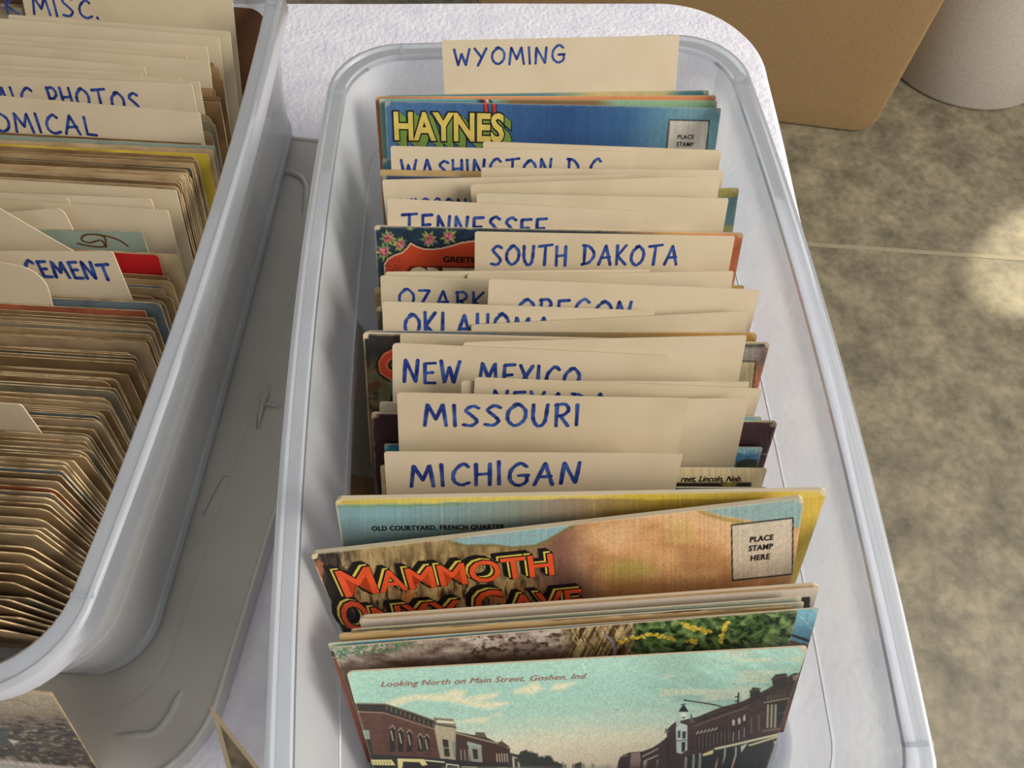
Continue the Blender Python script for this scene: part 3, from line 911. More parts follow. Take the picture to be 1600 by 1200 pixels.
def paint_cave(x, y):
    p = Paint(x, y, (150, 124, 76))
    n1 = fbm(x, y, 14, 44, 3, 4); n2 = fbm(x, y, 5, 16, 9, 3)
    p.c = p.ramp(n1, [(.25, (96, 74, 44)), (.42, (140, 114, 66)), (.58, (160, 132, 80)), (.75, (176, 146, 90))])
    dk = np.clip((n2 - .5) * 5, 0, 1) * np.clip((y - (860 - (x - 500) * .02)) / 60 + .15, 0, 1)
    p.put(dk, (52, 38, 26))
    p.put(np.clip((fbm(x, y, 7, 26, 23, 3) - .52) * 6, 0, 1) * np.clip((y - 905) / 25, 0, 1), (176, 104, 44))
    s_ = x + 18 * (n1 - .5) - .25 * (y - 870)
    p.put(np.clip((s_ - 812) / 70, 0, 1), (128, 82, 66)); p.put(np.clip((s_ - 812) / 50, 0, 1) * np.clip((y - 868) / 50, 0, .7), (84, 60, 50))
    org_ = p.ramp(fbm(x, y, 60, 40, 14, 3), [(.3, (182, 128, 74)), (.5, (206, 150, 94)), (.7, (214, 164, 112))])
    p.put(np.clip((s_ - 878) / 60, 0, 1)[:] , org_)
    p.put(np.clip(1 - np.hypot((x - 985) / 60, (y - 893) / 26), 0, .7), (166, 150, 62))
    p.put(np.clip(1 - np.hypot((x - 1062) / 34, (y - 830) / 26), 0, .35), (206, 176, 90))
    p.put(np.clip((y - 895) / 45, 0, .45) * np.clip((x - 930) / 60, 0, 1), (150, 96, 40))
    # sky wedges
    L = [(702, 844), (760, 832), (880, 815), (932, 800), (890, 822), (856, 842), (836, 851), (800, 854), (770, 850), (728, 851)]
    p.poly([(a, b + 4) for a, b in L], (120, 104, 52), 3); p.poly(L, (128, 166, 168), 1.5)
    p.line([(730, 841), (790, 838), (836, 836)], 1.5, (150, 140, 150), .7)
    Rr = [(1080, 785), (1260, 770), (1260, 826), (1216, 822), (1160, 811), (1128, 806), (1100, 798)]
    p.line([(1080, 792), (1100, 802), (1130, 811), (1160, 816)], 6, (160, 136, 62), .8); p.poly(Rr, (132, 162, 158), 1.8)
    # left edge tree
    p.put(np.clip((536 - (x - .30 * (y - 870)) + 22 * (n2 - .5)) / 8, 0, 1), (30, 24, 22))
    p.put(np.clip((fbm(x, y, 4, 22, 41, 3) - .55) * 8, 0, 1) * np.clip((560 - x) / 20, 0, 1), (74, 56, 40))
    p.blob(499, 893, 8, 22, (142, 84, 52), 6, .4); p.blob(500, 910, 4, 9, (166, 96, 60), 8, .6)
    stamp_box(p, [(1143, 820.5), (1239, 809.5), (1238, 897), (1144.5, 907)], (196, 178, 152), 2.2)
    p.grain(.13, 1.6, 1.6); linen(p, .05); p.wear = 1.0
    return p

def paint_white_border(x, y):
    p = Paint(x, y, (196, 182, 166))
    yy = y - (965 - (x - 560) * .0707)
    p.put(np.clip((4 - yy) / 2, 0, 1), (158, 122, 78))
    p.poly([(1253, 933), (1266, 932), (1265, 960), (1250, 960)], (38, 32, 32)); p.put((yy > 24) * (x < 1250) * 1., (70, 56, 46))
    p.line([(565, 990), (570, 968), (600, 967)], 1, (240, 226, 200), .6); p.grain(.05); p.wear = .6
    return p

def paint_bricks(x, y):
    p = Paint(x, y, (104, 164, 186))
    p.put(np.clip((560 - x) / 30, 0, 1), (150, 186, 166))
    p.put(np.clip((y - 972) / 20, 0, .6) * (x > 1000), (70, 130, 158)); p.line([(1248, 960), (1268, 982)], 1.2, (180, 210, 212), .7)
    p.line([(1230, 990), (1290, 1010)], 4, (30, 26, 26))
    p.put(((y - 1004 - (x - 1250) * .3) > 0) * (x > 1000) * 1., (96, 62, 46)); p.put((y > 1028) * (x < 700) * 1., (150, 70, 44))
    bb = (np.abs(((y + .3 * x) / 9) % 1 - .5) < .12) | ((np.abs((x / 7 + np.floor((y + .3 * x) / 9) * .5) % 1 - .5) < .1))
    p.put(bb * (x > 1000) * (y > 1016) * (y < 1096) * .7, (44, 34, 30)); p.put((y > 1096) * (x > 1000) * 1., (110, 62, 42))
    p.put(np.clip((fbm(x, y, 20, 4, 6) - .55) * 8, 0, 1) * (y > 1130), (60, 34, 24))
    p.put((np.abs(y - 1022) < 4) * (x < 700) * 1., (60, 52, 46)); p.grain(.15, 2, 2); p.wear = .4
    return p

def paint_garden(x, y):
    p = Paint(x, y, (150, 128, 112))
    yy = y - (1012 - (x - 519) * .081)
    p.c = p.ramp(fbm(x, y, 22, 9, 3, 4), [(.2, (108, 84, 72)), (.45, (158, 134, 120)), (.6, (182, 160, 146)), (.8, (204, 188, 170))])
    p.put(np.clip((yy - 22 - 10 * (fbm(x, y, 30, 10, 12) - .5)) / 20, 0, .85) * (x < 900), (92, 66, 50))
    p.put(np.clip((fbm(x, y, 7, 5, 21, 3) - .56) * 7, 0, 1) * np.clip((x - 700) / 40, 0, 1) * (x < 900), (84, 66, 50))
    for cx, cy, r in ((868, 984, 13), (890, 1000, 16), (846, 1000, 9), (770, 1006, 11), (905, 985, 9), (800, 992, 8)):
        p.blob(cx, cy, r, r * .75, (186, 172, 156), int(cx), .4); p.blob(cx + 2, cy + r * .6, r * .8, r * .25, (80, 62, 46), int(cy), .5)
    g = fbm(x, y, 4, 3, 31, 3)
    p.put((g > .42) * np.clip((20 - yy - .05 * (x - 519)) / 4, 0, 1) * np.clip((660 - x) / 40, 0, 1), (70, 120, 96))
    p.put((g > .6) * np.clip((22 - yy - .05 * (x - 519)) / 4, 0, 1) * np.clip((700 - x) / 40, 0, 1), (126, 140, 80))
    st = fbm(x + .5 * y, y, 3, 30, 51, 3)
    m = np.clip((x - 870) / 30, 0, 1) * np.clip((1030 - x) / 60, 0, 1)
    p.put(m, p.ramp(st, [(.3, (52, 36, 20)), (.45, (104, 80, 48)), (.6, (160, 132, 84)), (.75, (200, 176, 124))]))
    for k in range(60):
        a = rnd.uniform(890, 1010); b_ = rnd.uniform(978, 1030)
        p.line([(a, b_), (a + rnd.uniform(-16, 16), b_ - rnd.uniform(14, 30))], 1.3, rnd.choice([(196, 170, 110), (150, 116, 70), (110, 80, 46), (60, 42, 24)]))
    for pts in ([(946, 992), (958, 1004), (962, 1024), (966, 1036)], [(1010, 978), (1004, 990), (1000, 1014)]): p.line(pts, 5, (112, 108, 112)); p.line(pts, 1.5, (160, 156, 160))
    F_ = np.clip((x - 985 - 30 * (fbm(x, y, 14, 14, 61) - .5)) / 14, 0, 1)
    p.put(F_, p.ramp(fbm(x, y, 9, 7, 71, 3), [(.25, (22, 34, 20)), (.42, (48, 72, 34)), (.58, (84, 112, 54)), (.75, (120, 146, 78))]))
    for k in range(46):
        cx, cy = rnd.uniform(1010, 1250), rnd.uniform(950, 1030); a = rnd.uniform(-1, 1); l = rnd.uniform(7, 15); w = l * .35
        P = [(cx - l * math.cos(a), cy - l * math.sin(a)), (cx + w * math.sin(a), cy - w * math.cos(a)), (cx + l * math.cos(a), cy + l * math.sin(a)), (cx - w * math.sin(a), cy + w * math.cos(a))]
        c = rnd.choice([(96, 126, 62), (70, 102, 46), (118, 142, 80), (56, 86, 40), (134, 154, 94)])
        p.poly(P, c, 1.0); p.line([P[0], P[2]], .9, (156, 170, 116), .6)
    for pts in ([(968, 1003), (990, 996), (1012, 993), (1030, 994), (1052, 998)], [(1068, 975), (1080, 981), (1095, 985), (1110, 990)], [(1138, 974), (1132, 982), (1128, 994), (1126, 1005)], [(1075, 1001), (1090, 1004)]):
        for a, b_ in zip(pts[:-1], pts[1:]):
            for t in np.linspace(0, 1, 9):
                cx, cy = a[0] + (b_[0] - a[0]) * t + rnd.uniform(-2, 2), a[1] + (b_[1] - a[1]) * t + rnd.uniform(-4, 3)
                p.blob(cx, cy, 3.4, 2.2, rnd.choice([(214, 178, 40), (196, 156, 30), (228, 198, 70)]), int(cx * 7), .5)
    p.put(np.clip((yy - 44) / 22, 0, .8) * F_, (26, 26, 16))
    p.grain(.2, 1.8, 1.8); p.wear = .35
    return p

def paint_street(x, y):
    p = Paint(x, y, (150, 196, 176))
    tt = y + .05 * (x - 900)
    p.c = p.ramp(tt + 14 * (fbm(x, y, 60, 12, 2, 3) - .5), [(1040, (160, 204, 184)), (1075, (150, 196, 176)), (1105, (158, 198, 178)), (1135, (188, 206, 178)), (1158, (222, 212, 176)), (1185, (226, 206, 172)), (1210, (224, 196, 164))])
    p.put(np.clip((x - 960) / 90, 0, 1) * np.clip((1120 - y) / 30, 0, 1) * np.clip((fbm(x - 2.2 * y, y, 60, 60, 7, 3) - .4) * 2.6, 0, .6), (128, 166, 146))
    p.put(np.clip((fbm(x + 1.2 * y, y, 70, 10, 17, 4) - .56) * 6, 0, .55) * (x > 1030) * np.clip((1115 - y) / 20, 0, 1), (206, 200, 164))
    cl_ = (224, 212, 168)
    for P in ([(600, 1100), (622, 1090), (650, 1085), (690, 1084), (712, 1077), (730, 1080), (722, 1090), (740, 1096), (800, 1097), (782, 1104), (764, 1109), (740, 1104), (700, 1096), (650, 1094), (615, 1104)],
              [(724, 1091), (750, 1085), (782, 1081), (774, 1090), (750, 1096)], [(800, 1080), (820, 1073), (836, 1064), (850, 1076), (832, 1085), (806, 1084)], [(858, 1079), (868, 1068), (902, 1066), (880, 1078)],
              [(716, 1128), (740, 1123), (768, 1119), (758, 1130)], [(772, 1117), (782, 1114), (788, 1120)]):
        p.poly(P, cl_, 3.2, .85)
    p.put(np.clip((fbm(x, y, 2.5, 2.5, 33, 2) - .84) * 14, 0, .5) * (y < 1110), (120, 110, 90))
    D = (46, 40, 34); BR_ = (92, 56, 42); BRd = (70, 42, 34); ST = (170, 156, 124); YL = (224, 208, 128)
    # left row of shops
    p.poly([(540, 1099), (602, 1100), (640, 1112), (680, 1126), (700, 1137), (700, 1215), (540, 1215)], BR_)
    p.put(p.inpoly([(540, 1099), (602, 1100), (700, 1137), (700, 1215), (540, 1215)]) * np.clip((fbm(x, y, 6, 4, 3, 3) - .45) * 3, 0, .6), BRd)
    p.poly([(552, 1099), (602, 1100), (640, 1112), (690, 1130), (692, 1141), (640, 1124), (600, 1112), (552, 1110)], D)
    p.line([(553, 1099), (602, 1100), (640, 1112), (682, 1127)], 2, (120, 108, 84)); p.line([(556, 1112), (600, 1114), (640, 1127), (686, 1142)], 1.6, (150, 134, 104), .8)
    for x0 in np.linspace(604, 684, 12): p.line([(x0, 1103 + (x0 - 602) * .36), (x0, 1108 + (x0 - 602) * .36)], 2, (104, 92, 74))
    for x0, y0, h in ((613, 1135, 40), (626, 1139, 36), (640, 1142, 32), (657, 1148, 26), (667, 1149, 24)):
        p.poly([(x0 - 4, y0 + h), (x0 - 4, y0 + 5), (x0, y0), (x0 + 4, y0 + 5), (x0 + 4, y0 + h)], (34, 28, 26)); p.line([(x0 - 2, y0 + 7), (x0 + 1, y0 + 22)], 1.4, (196, 188, 160)); p.line([(x0 - 4, y0 + 3), (x0, y0 - 2), (x0 + 4, y0 + 4)], 1.6, (150, 134, 108))
    p.poly([(565, 1140), (577, 1141), (578, 1155), (566, 1154)], (122, 142, 132)); p.poly([(565, 1156), (579, 1156), (583, 1176), (567, 1176)], (40, 38, 34))
    # oriel
    p.poly([(680, 1121), (708, 1123), (713, 1136), (712, 1150), (720, 1186), (688, 1186), (683, 1160), (679, 1140)], ST); p.grain(.1, 2, 2)
    p.poly([(677, 1120), (684, 1122), (708, 1124), (713, 1136), (680, 1131)], (120, 108, 82)); p.line([(684, 1127), (708, 1129)], 4, (212, 204, 170)); p.line([(678, 1131), (712, 1137)], 1.6, D)
    p.poly([(691, 1155), (700, 1156), (703, 1182), (695, 1182)], D); p.poly([(706, 1158), (712, 1159), (716, 1182), (709, 1183)], (120, 136, 122)); p.line([(692, 1168), (702, 1169)], 1.4, ST)
    # receding shops
    p.poly([(712, 1143), (742, 1149), (745, 1144), (757, 1145), (760, 1152), (776, 1160), (792, 1164), (797, 1170), (795, 1215), (712, 1215)], BRd)
    p.line([(712, 1145), (750, 1155), (775, 1161), (796, 1169)], 2.4, (150, 136, 104)); p.poly([(743, 1144), (757, 1145), (760, 1153), (744, 1151)], (92, 80, 60))
    p.poly([(778, 1160), (784, 1158), (790, 1162), (797, 1168), (778, 1166)], (80, 70, 56)); p.line([(784, 1156), (784, 1162)], 1.4, (80, 70, 56))
    p.poly([(730, 1158), (752, 1164), (754, 1192), (736, 1192)], (150, 150, 130)); p.poly([(738, 1170), (746, 1171), (747, 1186), (740, 1186)], D); p.line([(731, 1162), (751, 1167)], 3, (150, 166, 160))
    for x0 in (720, 726, 732): p.line([(x0, 1172), (x0 + 1, 1190)], 1.5, (160, 150, 124))
    for x0 in range(776, 795, 4): p.line([(x0, 1178), (x0 + 1, 1190)], 1.6, (196, 180, 150))
    p.poly([(796, 1176), (820, 1182), (845, 1190), (845, 1215), (796, 1215)], (60, 58, 56)); p.line([(802, 1186), (803, 1200)], 3, (206, 196, 160)); p.line([(810, 1190), (811, 1200)], 3, (196, 186, 150)); p.line([(801, 1183), (818, 1187)], 2, (206, 196, 160))
    # awnings
    p.poly([(540, 1176), (700, 1186), (800, 1196), (800, 1230), (540, 1230)], (40, 38, 34))
    p.poly([(572, 1187), (612, 1187), (618, 1196), (575, 1195)], YL); p.poly([(621, 1185), (662, 1186), (668, 1195), (660, 1197), (655, 1191), (630, 1190), (628, 1205), (622, 1205)], YL)
    for k in range(7): p.line([(582 + k * 4.4, 1189.5), (583.5 + k * 4.4, 1193.5)], 1.1, (60, 60, 70))
    p.line([(664, 1188), (694, 1191)], 2.2, (222, 214, 170)); p.line([(698, 1194), (716, 1196), (716, 1205)], 2, (222, 214, 180)); p.line([(698, 1194), (697, 1206)], 2, (222, 214, 180)); p.line([(722, 1198), (745, 1199)], 1.6, (206, 196, 150)); p.line([(778, 1200), (793, 1200)], 1.6, (206, 196, 150))
    # trees
    n = fbm(x, y, 5, 5, 8, 3)
    for cx, cy, r in ((824, 1184, 14), (850, 1194, 16), (868, 1204, 16), (904, 1202, 12), (930, 1206, 14), (945, 1206, 12)):
        p.blob(cx, cy, r * 1.3, r * .9, (52, 52, 42), int(cx), .3)
    # right row
    p.poly([(960, 1215), (966, 1190), (970, 1182), (982, 1176), (1004, 1174), (1020, 1168), (1032, 1160), (1042, 1152), (1042, 1140), (1050, 1132), (1056, 1128), (1090, 1120), (1124, 1106), (1160, 1096), (1200, 1076), (1240, 1052), (1270, 1050), (1290, 1045), (1290, 1215)], (64, 46, 40))
    p.put(p.inpoly([(1060, 1132), (1124, 1110), (1200, 1082), (1250, 1060), (1250, 1160), (1060, 1180)]) * np.clip((fbm(x, y, 8, 3, 13, 3) - .4) * 3, 0, .8), (88, 54, 46))
    p.poly([(1172, 1080), (1176, 1074), (1186, 1075), (1190, 1090), (1172, 1098)], D); p.poly([(1206, 1060), (1212, 1054), (1228, 1052), (1230, 1058), (1226, 1070), (1208, 1074)], D); p.line([(1205, 1061), (1230, 1055)], 2, (84, 72, 58)); p.line([(1171, 1080), (1188, 1076)], 2, (84, 72, 58))
    p.poly([(1238, 1056), (1262, 1048), (1262, 1056), (1240, 1064)], (130, 114, 92)); p.poly([(1097, 1117), (1104, 1115), (1104, 1124), (1098, 1126)], D)
    p.line([(1080, 1130), (1124, 1115), (1160, 1102), (1200, 1084), (1252, 1060)], 2.4, (34, 30, 28)); p.line([(1084, 1135), (1124, 1120), (1168, 1105)], 1.6, (140, 120, 100), .7)
    for k, x0 in enumerate(np.linspace(1090, 1136, 9)): p.line([(x0, 1146 - k * 1.2), (x0, 1172 - k * 1.6)], 2.6, (40, 34, 32)); p.line([(x0 - 1.6, 1147 - k * 1.2), (x0 + 1.6, 1143 - k * 1.2)], 1.8, (190, 180, 158)) if k < 6 else None; p.line([(x0 + 2, 1150 - k * 1.2), (x0 + 2, 1170 - k * 1.6)], .9, (150, 140, 120), .7)
    for x0, y0 in ((1146, 1126), (1155, 1123), (1163, 1119)):
        p.poly([(x0 - 2.5, y0 + 34), (x0 - 2.5, y0 + 2), (x0, y0), (x0 + 2.5, y0 + 2), (x0 + 2.5, y0 + 32)], (44, 38, 36)); p.blob(x0, y0 + 3, 2.6, 6, (200, 190, 166), 4, .3); p.line([(x0, y0 + 18), (x0 - .5, y0 + 32)], 1.4, (176, 168, 150))
    for x0, y0 in ((1174, 1122), (1186, 1118)): p.line([(x0, y0), (x0, y0 + 22)], 2.6, (104, 90, 80))
    p.poly([(1197, 1094), (1206, 1089), (1222, 1086), (1230, 1090), (1228, 1136), (1218, 1140), (1196, 1140)], (54, 44, 34))
    for k in range(6): p.line([(1199 + k * 5.2, 1096 - k * 1.2), (1200.5 + k * 5.2, 1088 - k * .6)], 1.2, (130, 116, 88))
    for x0 in (1200, 1206, 1212): p.line([(x0, 1102), (x0 - 1, 1136)], 3.4, (160, 156, 122))
    p.poly([(1217, 1099), (1229, 1097), (1226, 1132), (1215, 1134)], (36, 40, 42)); p.line([(1216, 1115), (1228, 1113)], 1.2, (104, 100, 84)); p.line([(1194, 1098), (1232, 1091)], 1.8, (156, 146, 110)); p.line([(1193, 1142), (1228, 1137)], 2.6, (120, 110, 80)); p.line([(1237, 1092), (1235, 1130)], 1.6, (160, 150, 126))
    p.blob(1241, 1122, 8, 5, (212, 196, 92), 5, .2); p.blob(1239, 1131, 7, 3.4, (176, 164, 80), 6, .2); p.line([(1234, 1122), (1248, 1121)], 1.2, (60, 54, 30))
    # white bay and lamp
    p.poly([(1056, 1136), (1064, 1130), (1074, 1133), (1074, 1172), (1064, 1178), (1057, 1176)], (196, 204, 196)); p.poly([(1059, 1142), (1063, 1141), (1063, 1152), (1059, 1153)], (60, 62, 60)); p.poly([(1066, 1143), (1072, 1143), (1071, 1154), (1066, 1154)], (50, 52, 50)); p.line([(1057, 1158), (1074, 1156)], 1.4, (90, 92, 88)); p.poly([(1065, 1160), (1071, 1159), (1070, 1174), (1065, 1175)], (40, 38, 36))
    p.poly([(1056, 1134), (1058, 1122), (1060, 1116), (1062, 1124), (1064, 1132)], (176, 190, 186)); p.poly([(1078, 1126), (1080, 1113), (1083, 1124), (1088, 1128), (1078, 1131)], (96, 88, 78))
    p.line([(1070, 1094), (1116, 1101), (1126, 1104)], 1.8, D); p.line([(1126, 1104), (1146, 1106)], 1, D); p.blob(1070, 1094, 2, 2, D); p.line([(1154, 1083), (1153, 1102)], 2.6, D); p.line([(1149, 1089), (1154, 1088)], 1.8, D); p.line([(1149, 1096), (1154, 1095)], 1.8, D)
    p.poly([(1060, 1112), (1068, 1100), (1076, 1112)], (24, 24, 24)); p.line([(1064, 1101), (1072, 1100)], 1.2, D); p.blob(1068, 1117, 5, 4, (224, 224, 204), 3, .1); p.blob(1068, 1121, 2, 1.6, (40, 40, 36), 4, .1)
    for P in ([(968, 1184), (975, 1178), (984, 1180)], [(1038, 1146), (1040, 1137), (1046, 1143)]): p.poly(P, (120, 112, 96))
    p.poly([(986, 1177), (1000, 1175), (1002, 1198), (984, 1198)], (150, 120, 108)); p.line([(1004, 1182), (1028, 1170)], 2, (170, 164, 146)); p.line([(1005, 1190), (1028, 1180)], 2, (176, 170, 150)); p.line([(1005, 1196), (1028, 1188)], 2, (160, 154, 136)); p.line([(1042, 1154), (1046, 1200)], 4, (44, 36, 30))
    # awnings right
    p.poly([(1072, 1182), (1150, 1164), (1222, 1146), (1250, 1140), (1262, 1150), (1240, 1215), (1072, 1215)], (40, 44, 42))
    for x0 in range(1160, 1240, 5): p.line([(x0, 1164 - (x0 - 1160) * .15), (x0 - 3, 1200)], 1, (58, 62, 56))
    p.line([(1118, 1170), (1150, 1163), (1222, 1146)], 3.6, (214, 206, 160)); p.poly([(1098, 1178), (1115, 1171), (1114, 1178), (1098, 1182)], (224, 212, 130)); p.poly([(1157, 1166), (1168, 1161), (1164, 1168), (1158, 1176)], (206, 200, 168)); p.poly([(1168, 1164), (1222, 1147), (1214, 1153), (1172, 1166)], (206, 198, 140))
    p.poly([(1208, 1157), (1216, 1160), (1236, 1172), (1226, 1170), (1211, 1166)], (208, 204, 150)); p.poly([(1236, 1147), (1234, 1171), (1222, 1162)], (224, 216, 150))
    for x0, y0, h in ((1072, 1184, 20), (1084, 1180, 20), (1094, 1178, 22), (1133, 1170, 16), (1150, 1168, 24)): p.line([(x0, y0), (x0 - 1, y0 + h)], 3, (196, 192, 170), .8)
    for x0, y0 in ((1208, 1189), (1214, 1187), (1208, 1194), (1215, 1193)): p.blob(x0, y0, 3, 1.8, (216, 212, 190), x0, .2)
    for k in range(26):
        a = rnd.uniform(985, 1190); b_ = rnd.uniform(1192, 1204); p.blob(a, b_, rnd.uniform(1, 3), rnd.uniform(1, 3), rnd.choice([(176, 168, 148), (120, 110, 92), (200, 140, 90), (30, 28, 26)]), k, .5)
    p.put(np.clip((y - 1196) / 6, 0, .6) * (x > 690) * (x < 960), (150, 140, 116))
    # the card's own wear
    p.line([(911, 1037), (914, 1046)], 1.4, (226, 232, 214), .8); p.line([(969, 1033), (971, 1046)], 1.2, (214, 226, 206), .6)
    p.put(np.clip((1 - np.hypot((x - 1264), (y - 1008) * .8) / 18), 0, .9), (196, 166, 120))
    p.grain(.035, 1.6, 1.6); p.wear = .5
    return p

